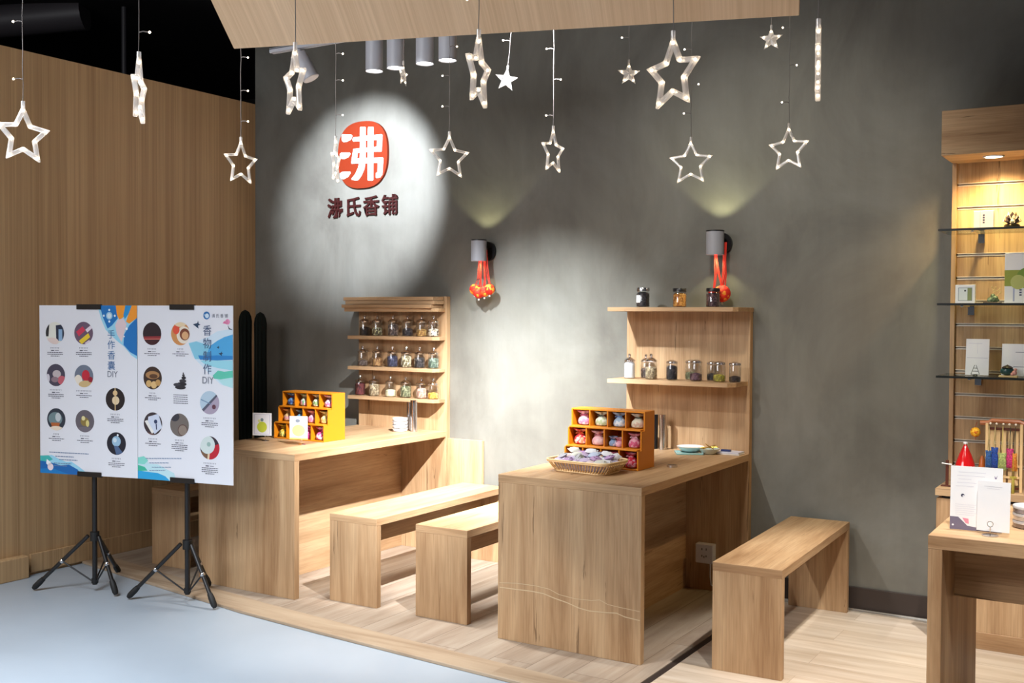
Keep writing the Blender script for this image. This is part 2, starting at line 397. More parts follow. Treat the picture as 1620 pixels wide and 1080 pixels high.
# ------------------------------------------------------------------ canopy (sloping veneered board)
th = math.radians(38); e = Vector((0.950, 0.311, 0)).normalized(); nh = Vector((e.y, -e.x, 0))
sl = nh * math.cos(th) + Vector((0, 0, math.sin(th)))
A = Vector((-2.704, -2.875, 2.36))
up = e.cross(sl)
if up.z < 0: up = -up
cm = MB(); Lc = 1.835; D = 1.95
cm.box((0, 0, 0), (Lc, D, 0.045))
can = cm.build('canopy', CANOPYWOOD, None, bevel=0.002)
can.matrix_world = Matrix(((e.x, sl.x, up.x, A.x), (e.y, sl.y, up.y, A.y), (e.z, sl.z, up.z, A.z), (0, 0, 0, 1)))
tag(can, 'large sloping light wood canopy panel hanging from the ceiling above the tables', 'canopy')

# ------------------------------------------------------------------ furniture
T = 0.036
def oakbox(name, a, b, parent, face=None):
    m = MB(); m.box(a, b, face if face is not None else (0, 0, 1)); return m.build(name, OAK_Z, parent, bevel=0.0012)
def table(name, label, x0, x1, yf):
    t = thing(name, label, 'table', (x0, yf, 0)); w_ = x1 - x0; d = -0.04 - yf
    oakbox('tabletop', (0, 0, 0.75 - T), (w_, d, 0.75), t, (1, 2, 1))
    oakbox('end_panel', (0.0005, 0.0005, 0), (w_ - 0.0005, T, 0.75 - T), t, (0, 0, 0))
    oakbox('modesty_panel', (w_ / 2 - 0.009, T, 0), (w_ / 2 + 0.009, d, 0.75 - T), t, (1, 1, 1))
    return t
table('workshop_table', 'long oak table holding the steel tubes and stack of white bowls', -4.541, -3.832, -1.384)
tb = table('workshop_table', 'long oak table in front holding the wicker basket', -2.603, -1.890, -1.367)
# pale weathered drag line low on its end panel
m = MB()
def mark(pts, wd):
    for (a, b) in zip(pts, pts[1:]):
        m.add([(a[0], -0.0006, a[1] - wd), (b[0], -0.0006, b[1] - wd), (b[0], -0.0006, b[1] + wd), (a[0], -0.0006, a[1] + wd)], [(0, 1, 2, 3)])
mark([(0.01, 0.235), (0.1, 0.237), (0.18, 0.24), (0.24, 0.238), (0.3, 0.225), (0.36, 0.215), (0.42, 0.20), (0.47, 0.195), (0.55, 0.20), (0.6, 0.205), (0.64, 0.195), (0.71, 0.19)], 0.0022)
mark([(0.01, 0.255), (0.1, 0.265), (0.2, 0.267), (0.27, 0.262), (0.32, 0.245), (0.4, 0.238), (0.48, 0.242), (0.52, 0.25), (0.56, 0.236), (0.62, 0.232), (0.71, 0.228)], 0.0014)
m.build('scuff_line', plain('scuffed_oak', S(204, 180, 144), 0.5), tb)

def bench(label, x, y, w_=0.305, l=1.21, rz=0.0):
    t = thing('bench', label, 'bench', (x, y, 0), rz, 'oak benches beside the tables')
    oakbox('seat', (0, 0, 0.45 - T), (w_, l, 0.45), t, (1, 2, 1))
    oakbox('leg', (0.0005, 0.0005, 0), (w_ - 0.0005, T, 0.45 - T), t, (0, 0, 0))
    oakbox('leg', (0.0005, l - T, 0), (w_ - 0.0005, l - 0.0005, 0.45 - T), t, (0, 0, 0))
    oakbox('apron', (w_ / 2 - 0.009, T, 0.45 - T - 0.125), (w_ / 2 + 0.009, l - T, 0.45 - T), t, (1, 1, 1))
    return t
bench('oak bench pushed up to the right side of the table with the white bowls', -3.684, -1.283, 0.309)
bench('oak bench tucked against the left side of the front table', -3.137, -1.277, 0.304)
bench('oak bench standing on the pale floor right of the front table', -1.6206, -1.2468, 0.294, 1.19, 0.0302)
bench('shaded oak bench half hidden behind the poster boards', -5.10, -1.235, 0.29, 1.15)

# wall shelf unit A (left)
t = thing('wall_shelf_unit', 'tall oak shelf panel with three rows of glass jars above the left table', 'shelf unit', (-4.53, 0, 0))
oakbox('back_panel', (0, -0.04, 0), (0.70, 0, 1.585), t, (0, 0, 0))
def shelf(parent, name, x0, x1, yf, z, th_=0.022, ch=0.04, yb=-0.04):
    m = MB(); P = [(x0, yb), (x0, yf), (x1 - ch * 0.6, yf), (x1, yf + ch), (x1, yb)]; n = 5
    m.add([(x, y, z - th_) for x, y in P] + [(x, y, z) for x, y in P],
          [tuple(range(n))[::-1], tuple(range(n, 2 * n))] + [(i, (i + 1) % n, n + (i + 1) % n, n + i) for i in range(n)], 2)
    return m.build(name, OAK_Z, parent, bevel=0.001)
for z in (1.335, 1.139, 0.950): shelf(t, 'shelf', -0.01, 0.69, -0.14, z)
shelf(t, 'shelf', -0.03, 0.69, -0.15, 1.512)
for i, (a, b, yf, lb) in enumerate(((-4.57, -3.86, -0.165, 'spare oak board lying lowest in the pile on top of the jar shelves'),
                                    (-4.55, -3.845, -0.150, 'spare oak board in the middle of the pile on top of the jar shelves'),
                                    (-4.56, -3.85, -0.158, 'spare oak board topmost of the pile on top of the jar shelves'))):
    m = MB(); m.box((a, yf, 1.5125 + i * 0.0235), (b, -0.045, 1.5345 + i * 0.0235), 2)
    o = m.build('spare_board', OAK_Z, None, bevel=0.001); tag(o, lb, 'board', 'spare boards piled on the shelf unit')
# wall shelf unit B (right)
t = thing('wall_shelf_unit', 'tall oak shelf panel with one jar shelf behind the front table', 'shelf unit', (-2.60, 0, 0))
oakbox('back_panel', (0, -0.04, 0), (0.712, 0, 1.495), t, (0, 0, 0))
shelf(t, 'shelf', -0.01, 0.70, -0.262, 1.130, 0.022, 0.05)
shelf(t, 'shelf', -0.01, 0.715, -0.262, 1.517, 0.022, 0.03, yb=0.0)
# low panel leaning on the wall
m = MB(); m.box((-3.828, -0.03, 0), (-3.572, -0.004, 0.706), 0); o = m.build('low_panel', OAK_Z, None, bevel=0.001)
tag(o, 'low pale oak panel standing against the wall beside the jar shelves', 'panel')
# socket on shelf panel B with its cable
t = thing('power_socket', 'white double power socket on the oak panel under the front table', 'socket', (-2.115, -0.04, 0.205))
m = MB(); m.box((-0.05, -0.045, -0.052), (0.05, 0, 0.052)); m.build('socket_box', WHITEM, t, bevel=0.004)
m = MB()
for sx in (-0.012, 0.012): m.box((sx - 0.002, -0.047, 0.018), (sx + 0.002, -0.0451, 0.030))
for sx in (-0.012, 0.0, 0.012): m.box((sx - 0.0018, -0.047, -0.022 + abs(sx) * 0.4), (sx + 0.0018, -0.0451, -0.012 + abs(sx) * 0.4))
m.build('socket_holes', BLACK, t)
m = MB(); m.tube([(0.03, -0.03, -0.052), (0.03, -0.03, -0.12), (0.035, -0.03, -0.165), (0.07, -0.03, -0.18), (0.14, -0.03, -0.18), (0.22, -0.03, -0.1955)], 0.004, 8); m.build('cable', WHITEM, t, True)

# counter on the right
t = thing('display_counter', 'pale oak open counter in the right foreground holding the paper notices', 'counter', (-0.685, -1.724, 0)); cw = 1.5; cd = 0.75
oakbox('countertop', (0, 0, 0.75 - 0.045), (cw, cd, 0.75), t, (1, 2, 2))
oakbox('leg_panel', (0.0005, 0.0005, 0), (0.045, cd, 0.75 - 0.045), t, (0, 0, 0))
oakbox('leg_panel', (cw - 0.045, 0.0005, 0), (cw - 0.0005, cd, 0.75 - 0.045), t, (0, 0, 0))
oakbox('apron', (0.045, 0.24, 0.50), (cw - 0.045, 0.258, 0.75 - 0.045), t, (2, 2, 2))

# display cabinet on the right wall
CX0 = -0.905; CX1 = 0.45
t = thing('display_cabinet', 'tall oak display cabinet with lit slatted back against the grey wall at right', 'cabinet', (CX0, 0, 0)); W = CX1 - CX0
oakbox('base', (0, -0.344, 0), (W, -0.002, 0.655), t, (0, 0, 0))
m = MB(); m.box((0.02, -0.325, 0.655), (W, -0.01, 0.668)); m.build('shadow_gap', BROWNBLK, t)
oakbox('base_top', (-0.004, -0.352, 0.668), (W, -0.002, 0.700), t, (2, 2, 2))
oakbox('plinth', (0.0, -0.350, 0.0), (W, -0.3441, 0.075), t, (2, 2, 2))
oakbox('side_panel', (0, -0.062, 0.70), (0.020, -0.002, 2.195), t, (0, 0, 0))
SLAT = plain('slat_aluminium', S(226, 216, 200), 0.35, 0.35)
slz = [0.78 + 0.1095 * k for k in range(13)]
m = MB(); prev = 0.70
for z in slz: m.box((0.02, -0.045, prev), (W, -0.025, z - 0.006), 0); prev = z + 0.006
m.box((0.02, -0.045, prev), (W, -0.025, 2.195), 0); m.box((0.02, -0.024, 0.70), (W, -0.002, 2.195), 0)
m.build('slatwall', OAK_Z, t)
for z in slz:
    m = MB(); m.box((0.024, -0.0475, z - 0.007), (W, -0.044, z - 0.004)); m.box((0.024, -0.0475, z + 0.004), (W, -0.044, z + 0.007)); m.box((0.024, -0.03, z - 0.0055), (W, -0.0255, z + 0.0055))
    m.build('slat_channel', SLAT, t)
oakbox('lintel', (0.0, -0.344, 2.195), (W, -0.002, 2.395), t, (2, 2, 2))
m = MB(); m.lathe([(0.037, 0.0), (0.045, 0), (0.045, 0.0045)], (0.20, -0.22, 2.1905), 24); m.f = m.f[:-2]; m.m = m.m[:-2]; m.c = m.c[:-2]; dl = m.build('downlight_trim', WHITEM, t, True)
m = MB(); m.lathe([(0.0365, 0), (0.0365, 0.002)], (0.20, -0.22, 2.1915), 24)
m.build('downlight_lens', plain('downlight_glow', (1, 0.9, 0.75, 1), 0.5, emit=(1, 0.86, 0.62, 1), es=14), dl)
spot('cabinet_downlight', (CX0 + 0.20, -0.22, 2.184), (CX0 + 0.22, -0.12, 0.7), 62, 150, 1.0, (1.0, 0.68, 0.30), 0.03)
GZ = [(1.868, 0.775 - 0.0), (1.534, 0.82), (1.207, 0.785)]
for z, bx in GZ:
    m = MB(); m.box((-0.012, -0.33, z - 0.008), (W, -0.048, z)); g = m.build('glass_shelf', SHELFGLASS, t)
    m = MB(); m.box((-0.0115, -0.3312, z - 0.009), (W, -0.3302, z + 0.001)); m.build('glass_edge', plain('glass_edge_dark', S(22, 28, 26), 0.3), g)
    bxl = {1.868: 0.125, 1.534: 0.085, 1.207: 0.12}[z]
    m = MB(); m.box((bxl, -0.32, z - 0.016), (bxl + 0.012, -0.048, z - 0.0085)); m.box((bxl - 0.006, -0.075, z - 0.052), (bxl + 0.022, -0.048, z - 0.0085)); m.build('shelf_bracket', CHROME, t, bevel=0.001)
# ------------------------------------------------------------------ wall sign
t = thing('shop_sign', 'red rounded emblem with white character above four dark red characters on the wall', 'sign', (-4.52, 0, 2.51))
def squircle(a, b, n, ex, y):
    return [(a * math.copysign(abs(math.cos(2 * PI * k / n)) ** (2 / ex), math.cos(2 * PI * k / n)), y, b * math.copysign(abs(math.sin(2 * PI * k / n)) ** (2 / ex), math.sin(2 * PI * k / n))) for k in range(n)]
m = MB(); n = 64; q0 = squircle(0.207, 0.217, n, 2.6, 0); q1 = squircle(0.207, 0.217, n, 2.6, -0.02)
m.add(q0 + q1, [tuple(range(n, 2 * n))] + [(i, n + i, n + (i + 1) % n, (i + 1) % n) for i in range(n)]); m.build('emblem_plate', RED, t)
# hand-drawn character strokes (drops at the left, crossed bow at the right)
def ep(x, y, k=0): return ((x - 523) / 942.0, -0.0206 - 0.004 * k, -((y - 410) + 0.101 * (x - 523)) / 1175.0)
STR = [[(362, 262), (370, 253), (438, 256), (446, 266), (436, 296), (404, 312), (378, 316), (364, 302)],
       [(348, 406), (360, 395), (424, 394), (434, 404), (414, 432), (378, 446), (356, 441), (348, 424)],
       [(348, 558), (362, 545), (428, 541), (434, 550), (414, 582), (386, 598), (364, 600), (350, 584)],
       [(508, 204), (514, 199), (548, 199), (552, 204), (552, 400), (550, 470), (542, 520), (520, 570), (496, 604), (480, 608), (446, 604), (440, 596), (470, 560), (494, 510), (506, 450), (508, 400)],
       [(571, 204), (576, 199), (610, 199), (614, 204), (612, 600), (606, 606), (574, 606), (569, 600)],
       [(450, 288), (456, 278), (676, 254), (683, 262), (680, 296), (560, 302), (456, 310), (450, 302)],
       [(642, 290), (682, 280), (676, 380), (670, 386), (644, 386), (640, 380)],
       [(456, 366), (644, 348), (678, 346), (676, 384), (560, 390), (456, 400)],
       [(456, 366), (492, 362), (480, 470), (474, 478), (446, 478), (440, 470)],
       [(442, 442), (560, 434), (684, 428), (690, 436), (688, 468), (560, 474), (442, 480)],
       [(648, 440), (690, 440), (682, 560), (668, 580), (640, 586), (632, 578), (634, 548), (646, 540)]]
m = MB()
for k_, st_ in enumerate(STR):
    n = len(st_); f_ = [ep(x, y) for x, y in st_]; b_ = [(a, -0.0201, c) for a, b, c in f_]; f_ = [(a, -0.0246 - 0.00003 * k_, c) for a, b, c in f_]
    m.add(b_ + f_, [tuple(range(n, 2 * n))] + [(i, (i + 1) % n, n + (i + 1) % n, n + i) for i in range(n)])
m.build('emblem_character', SIGNW, t)
for i, c in enumerate('沸氏香铺'):
    text_mesh(c, 'letter', t, 0.138, (-0.308 + i * 0.153, -0.002, -0.385), REDTXT, depth=0.012, bold=0.012)

# ------------------------------------------------------------------ wall sconces
def sconce(label, x, z, en):
    t = thing('wall_sconce', label, 'wall lamp', (x, 0, z), 0, 'cylinder wall lamps')
    m = MB(); m.lathe([(0.043, -0.062), (0.047, -0.062), (0.047, 0.062), (0.043, 0.062)], (0, -0.105, 0), 28); m.v = m.v
    fs = MB()
    fs.lathe([(0.040, -0.06), (0.047, -0.064), (0.047, 0.064), (0.040, 0.06)], (0, -0.105, 0), 28)
    fs.f = fs.f[:-2]; fs.m = fs.m[:-2]; fs.c = fs.c[:-2]
    fs.build('lamp_shade', plain('sconce_grey', S(150, 150, 156), 0.45), t, True)
    m = MB(); m.lathe([(0.0475, 0.058), (0.0475, 0.0645), (0.044, 0.0645)], (0, -0.105, 0), 28); m.f = m.f[:-2]; m.m = m.m[:-2]; m.c = m.c[:-2]; m.build('rim', BLACK, t, True)
    m = MB(); m.tube([(0.0, 0, -0.0), (0.0, -0.018, 0)], 0.058, 28); m.box((-0.012, -0.06, -0.02), (0.012, -0.018, 0.02)); m.build('wall_plate', BLACK, t, True)
    m = MB(); m.lathe([(0.039, 0), (0.039, 0.002)], (0, -0.105, -0.058), 24); m.build('lower_lens', plain('sconce_glow', (1, 1, 1, 1), 0.5, emit=(1, 0.97, 0.85, 1), es=5), t)
    for s, e_ in ((1, en), (-1, en * 0.9)):
        spot('sconce_lamp', (x, -0.105, z + s * 0.066), (x, -0.075, z + s * 1.0), e_, 100, 0.25, (0.95, 0.93, 0.52), 0.02)
sconce('grey cylinder wall lamp nearer the red shop sign', -3.55, 1.857, 3.2)
sconce('grey cylinder wall lamp above the front table shelf', -2.062, 1.857, 4.2)

# red cord ornaments under the sconces
CORD = plain('red_cord', S(214, 48, 30), 0.6)
BEAD = speckle('red_amber_bead', [S(222, 40, 20), S(235, 70, 20), S(240, 150, 40), S(214, 30, 18), S(225, 48, 20)], 60)
TIP = plain('white_bead', S(240, 235, 225), 0.3)
def ornament(label, x, z, balls, cords):
    t = thing('cord_ornament', label, 'hanging ornament', (x, -0.08, z), 0, 'red ornaments hanging from the wall lamps')
    for (xa, xb, y, zb) in cords:
        m = MB(); m.tube([(xa, y * 0.3, 0.07), (xa * 0.8 + xb * 0.2, y * 0.6, -0.02), ((xa + xb) / 2 + 0.004, y, -0.10), (xb, y, zb)], 0.0028, 6); m.build('cord', CORD, t, True)
    for (bx, by, bz, r) in balls:
        m = MB(); m.ball((bx, by, bz), r, 16); b_ = m.build('bead', BEAD, t, True)
        m = MB(); m.ball((bx, by, bz - r - 0.007), 0.006, 8); m.tube([(bx, by, bz - r - 0.004), (bx, by, bz - r + 0.003)], 0.002, 5); m.build('tip_bead', TIP, b_, True)
ornament('bunch of red cords with four red beads under the lamp nearer the shop sign', -3.54, 1.79,
         [(-0.055, 0, -0.165, 0.033), (0.052, 0, -0.165, 0.033), (-0.018, -0.012, -0.185, 0.034), (0.02, -0.008, -0.178, 0.033)],
         [(-0.02, -0.055, 0, -0.14), (-0.01, -0.05, 0.004, -0.14), (0.02, 0.05, 0, -0.14), (0.03, 0.055, 0.004, -0.14), (-0.005, -0.018, -0.012, -0.16), (0.0, -0.014, -0.01, -0.16), (0.012, 0.02, -0.008, -0.15), (0.02, 0.024, -0.006, -0.15), (-0.015, 0.0, -0.01, -0.155), (0.028, 0.01, -0.008, -0.155)])
ornament('bunch of red cords with one big red bead behind the dark jar', -2.045, 1.79,
         [(0.015, 0, -0.20, 0.045), (-0.035, 0.005, -0.195, 0.026)],
         [(-0.03, 0.01, 0, -0.16), (-0.022, 0.012, 0.004, -0.16), (0.03, 0.015, 0, -0.16), (0.036, 0.02, 0.004, -0.16), (-0.028, -0.035, 0.005, -0.17), (0.024, 0.005, 0, -0.16), (0.032, 0.028, 0.01, -0.17), (-0.015, -0.03, 0.006, -0.175)])

# ------------------------------------------------------------------ track lights
t = thing('lighting_track', 'white aluminium lighting track fixed below the dark ceiling', 'light track', (-4.17, -1.2, 2.875), 0)
m = MB(); m.box((0, -0.018, 0), (1.65, -0.004, 0.022)); m.box((0, 0.004, 0), (1.65, 0.018, 0.022)); m.box((0, -0.018, 0.016), (1.65, 0.018, 0.024)); m.build('track_rail', WHITEM, t, bevel=0.001)
for x in (0.3, 1.45):
    m = MB(); m.tube([(x, 0, 0.024), (x, 0, CEIL - 2.875)], 0.004, 6); m.build('suspension_rod', BLACK, t)
LENS = plain('track_lens', (1, 1, 1, 1), 0.5, emit=(1, 0.98, 0.94, 1), es=8)
def can_light(label, x, z0, first=None, h=0.16):
    if first is not None: return dup(first, (x, -1.2, z0), 0.0, label)
    t = thing('track_spotlight', label, 'spotlight', (x, -1.2, z0), 0, 'white cylinder spotlights on the track')
    m = MB(); m.lathe([(0.040, 0.004), (0.044, 0.0), (0.044, h), (0.036, h + 0.004), (0.0001, h + 0.004)], (0, 0, 0), 28)
    m.f = [f for f in m.f if len(f) < 20]; m.m = m.m[:len(m.f)]; m.c = m.c[:len(m.f)]
    m.build('housing', WHITEM, t, True)
    m = MB(); m.lathe([(0.039, 0), (0.039, 0.002)], (0, 0, 0.004), 24); m.build('lens', LENS, t)
    m = MB(); m.tube([(0, 0, h), (0, 0, h + 0.012)], 0.012, 12); m.build('mount', WHITEM, t)
    return t
c0 = can_light('leftmost of the four white cylinder spotlights above the shop sign', -3.462, 2.698)
can_light('second from the left of the four white cylinder spotlights hanging from the track', -3.326, 2.698, c0)
can_light('third from the left of the four white cylinder spotlights hanging from the track', -3.146, 2.698, c0)
can_light('rightmost of the four white cylinder spotlights hanging from the track', -3.010, 2.698, c0)
for x in (-3.462, -3.326, -3.146, -3.010): spot('track_lamp', (x, -1.2, 2.69), (x + 0.02, -1.05, 0), 75, 58, 0.6, NEUT, 0.03)
t = thing('track_spotlight', 'white cylinder spotlight tilted aside at the left end of the track', 'spotlight', (-3.965, -1.2, 2.80), 0, 'white cylinder spotlights on the track')
d = Vector((0.50, 0.22, -1)).normalized(); P0 = Vector((-0.01, 0, 0.045)); P1 = P0 + d * 0.145
m = MB(); m.tube([P0, P1], 0.044, 28); m.build('housing', WHITEM, t, True)
m = MB(); m.tube([P1 + d * 0.0005, P1 + d * 0.002], 0.039, 24); m.build('lens', WHITE, t)
m = MB(); m.tube([(-0.01, 0, 0.045), (-0.01, 0, 0.074)], 0.014, 12); m.build('mount', WHITEM, t)

# ------------------------------------------------------------------ service duct and pipe in the dark at top left
m = MB(); m.tube([(-8.6, -1.4, 3.62), (-7.6, -0.72, 3.62), (-6.95, -0.30, 3.70)], 0.12, 20)
tag(m.build('air_duct', plain('duct_grey', S(70, 66, 70), 0.5), None, True), 'round grey air duct in the dark ceiling at top left', 'duct')
m = MB(); m.tube([(-6.70, -0.15, 2.6), (-6.70, -0.15, CEIL)], 0.018, 10)
tag(m.build('vertical_pipe', plain('pipe_grey', S(60, 58, 62), 0.5), None, True), 'thin dark vertical pipe behind the top of the wooden wall', 'pipe')
#PART2
# ------------------------------------------------------------------ star lights
def star_pts(R, r, k=10):
    return [((R if i % 2 == 0 else r) * math.sin(PI * i / 5), (R if i % 2 == 0 else r) * math.cos(PI * i / 5)) for i in range(k)]
def make_star(R=0.088, wd=0.0155, th_=0.012, name='star_light'):
    """outline star standing in the local xz plane, top tip at z = 0"""
    t = bpy.data.objects.new(name, None); t.empty_display_size = 0.05; COL.objects.link(t)
    m = MB(); O_ = star_pts(R, R * 0.5); I_ = star_pts(R - wd * 1.75, R * 0.5 - wd * 0.85)
    vs = []
    for y in (-th_ / 2, th_ / 2):
        vs += [(x, y, z - R) for x, z in O_] + [(x, y, z - R) for x, z in I_]
    fs = []
    for i in range(10):
        j = (i + 1) % 10
        fs += [(i, j, 10 + j, 10 + i), (20 + i, 30 + i, 30 + j, 20 + j), (i, 20 + i, 20 + j, j), (10 + i, 10 + j, 30 + j, 30 + i)]
    m.add(vs, fs); m.build('star_frame', STARP, t, bevel=0.002)
    m = MB(); m.tube([(0, 0, -0.012), (0, 0, 0.012)], 0.0055, 10); m.build('cap', STARP, t, True)
    mid = star_pts(R - wd * 1.0, R * 0.5 - wd * 0.42)
    for i, (x, z) in enumerate(mid):
        m = MB(); m.ball((x, 0, z - R), 0.0034, 8); m.build('led_bulb', LED, t, True)
    return t
def make_small_star(R=0.046):
    t = bpy.data.objects.new('small_star_light', None); t.empty_display_size = 0.05; COL.objects.link(t)
    O_ = star_pts(R, R * 0.42); m = MB()
    vs = [(x, 0, z - R) for x, z in O_] + [(0, -0.011, -R), (0, 0.011, -R)]
    m.add(vs, [(i, (i + 1) % 10, 10) for i in range(10)] + [((i + 1) % 10, i, 11) for i in range(10)]); m.build('star_frame', STARP, t)
    m = MB(); m.tube([(0, 0, -0.006), (0, 0, 0.008)], 0.004, 8); m.build('cap', STARP, t, True)
    for i in range(5):
        x, z = star_pts(R * 0.62, 1)[i * 2]; m = MB(); m.ball((x, -0.001, z - R), 0.0028, 8); m.build('led_bulb', LED, t, True)
    return t
def string_for(t, ztop, zs, rz, R=0.087):
    qx, qy = math.cos(-rz), math.sin(-rz)
    L = ztop - t.location.z - 0.002; m = MB(); k = max(4, int(L / 0.05))
    pts = [(0.0013 * math.sin(i * 2.3), 0.001 * math.cos(i * 1.7), 0.008 + (L - 0.008) * i / k) for i in range(k + 1)]
    m.tube(pts, 0.0010, 5); s_ = m.build('string_wire', WIRE, t)
    for j, (dz, sd) in enumerate(zs):
        m = MB(); m.tube([(0, 0, dz), (0.010 * sd * qx, 0.010 * sd * qy, dz + 0.003), (0.024 * sd * qx, 0.024 * sd * qy, dz + 0.001)], 0.0014, 5); st = m.build('bulb_stem', WIRE, t)
        m = MB(); m.ball((0.027 * sd * qx, 0.027 * sd * qy, dz + 0.001), 0.0032, 8); m.build('led_bulb', LED, st, True)
base_star = make_star(); base_thin = make_star(0.088, 0.012, 0.010); base_small = make_small_star()
YC = math.radians(31.7)
def canopy_z(x, y):
    d = Vector((x, y, 0)) - Vector((A.x, A.y, 0)); s = d.dot(nh)
    u_ = d.dot(Vector((e.x, e.y, 0)))
    return 2.36 + s * math.tan(th) if (s > 0 and 0 < u_ < Lc) else CEIL
def put_star(base, x, y, z, rz, tilt, zs, label, group, first):
    t = base if first else dup(base, (x, y, z))
    t.location = (x, y, z); t.rotation_euler = (0, tilt, YC + rz)
    tag(t, label, 'star light', group)
    return t, zs
G1 = 'outline star lights hanging near the front'; G2 = 'outline star lights hanging over the tables'; G3 = 'small solid star lights'
stars = [
 (0, -2.845, -3.558, 2.071, 0.97, 0.0, [(0.075, -1), (0.24, -1)], 'large outline star light at the far left edge, in front of the wooden wall', G1),
 (0, -2.215, -3.661, 2.113, 1.73, 0.0, [(0.06, 1), (0.22, -1)], 'outline star light turned edge-on in front of the top of the wooden wall', G1),
 (0, -1.848, -3.493, 2.126, -1.08, 0.06, [(0.13, -1), (0.26, 1)], 'outline star light turned nearly edge-on under the left end of the canopy', G1),
 (0, -1.365, -3.406, 2.112, 1.29, 0.0, [(0.08, -1), (0.26, 1)], 'narrow turned outline star light hanging right of the four white spotlights', G1),
 (0, -0.987, -3.172, 2.111, -0.93, 0.0, [(0.11, 1), (0.3, -1)], 'biggest outline star light tilted in front of the canopy edge', G1),
 (0, -0.676, -3.098, 2.112, 1.29, 0.0, [(0.08, 1)], 'outline star light seen exactly edge-on right of the canopy', G1),
 (2, -3.014, -2.544, 2.127, 1.0, 0.0, [(0.07, 1), (0.185, 1), (0.31, 1)], 'outline star light hanging at the corner where the wooden wall meets the grey wall', G2),
 (2, -2.71, -2.355, 2.133, 1.55, 0.0, [(0.09, 1), (0.22, 1), (0.32, 1)], 'faint outline star light turned edge-on beside the red shop emblem', G2),
 (2, -2.344, -2.129, 2.152, 0.48, 0.0, [(0.105, -1), (0.22, -1), (0.33, 1)], 'outline star light facing forward just right of the red shop emblem', G2),
 (2, -2.011, -1.922, 2.175, 1.01, 0.0, [(0.05, -1), (0.185, 1), (0.30, -1)], 'half-turned narrow outline star light between the two wall lamps', G2),
 (2, -1.568, -1.649, 2.135, -0.41, 0.0, [(0.10, -1), (0.21, 1), (0.34, -1)], 'outline star light hanging directly above the right wall lamp', G2),
 (2, -1.254, -1.453, 2.189, -0.73, 0.0, [(0.09, -1), (0.23, 1), (0.37, -1)], 'rightmost outline star light facing forward below the end of the canopy', G2),
 (1, -2.162, -2.008, 2.406, 0.2, 0.1, [(0.10, -1)], 'small solid star light right of the narrow turned star', G3),
 (1, -1.772, -1.767, 2.43, 0.1, 0.0, [(0.09, -1)], 'small solid star light left of the biggest outline star', G3),
 (1, -1.317, -1.481, 2.564, -0.4, 0.0, [], 'small solid star light hanging highest, under the right end of the canopy', G3),
 (1, -2.497, -2.215, 2.421, 1.25, 0.0, [], 'small solid star light turned sideways beside the white spotlights', G3)]
used = {0: False, 1: False, 2: False}; placed = []
for s in stars:
    base = (base_star, base_small, base_thin)[s[0]]
    t, zs = put_star(base, s[1], s[2], s[3], s[4], s[5], s[6], s[7], s[8], not used[s[0]])
    used[s[0]] = True; placed.append((t, s))
for t, s in placed: string_for(t, canopy_z(s[1], s[2]), s[6], s[4])
# one empty string with bulbs crossing the emblem star
# ------------------------------------------------------------------ cactus in a pot
CACT = plain('cactus_green', S(14, 20, 16), 0.9, spec=0.2)
for (x, y, hh, r_, lab) in ((-5.335, -0.26, 1.50, 0.042, 'tall dark ribbed column cactus against the wooden wall corner'), (-5.205, -0.25, 1.485, 0.040, 'slightly shorter dark column cactus nearer the left table')):
    t = thing('column_cactus', lab, 'cactus', (x, y, 0), 0, 'column cacti in the corner')
    f = lambda r, z, a: r * (1 + 0.12 * math.cos(9 * a))
    pr = [(0.035, 0.24), (r_, 0.34)] + [(r_ * (0.96 + 0.04 * math.sin(z * 9)), z) for z in [0.34 + (hh - 0.42) * k / 14 for k in range(15)]] + [(r_ * 0.85, hh - 0.045), (r_ * 0.55, hh - 0.015), (0.0001, hh)]
    m = MB(); m.lathe(pr, (0, 0, 0), 54, fn=f); m.build('stem', CACT, t, True)
    m = MB(); m.lathe([(0.045, 0), (0.058, 0.20), (0.062, 0.25), (0.055, 0.25), (0.052, 0.235), (0.0001, 0.235)], (0, 0, 0), 28); m.build('pot', plain('dark_pot', S(40, 36, 34), 0.5), t, True)

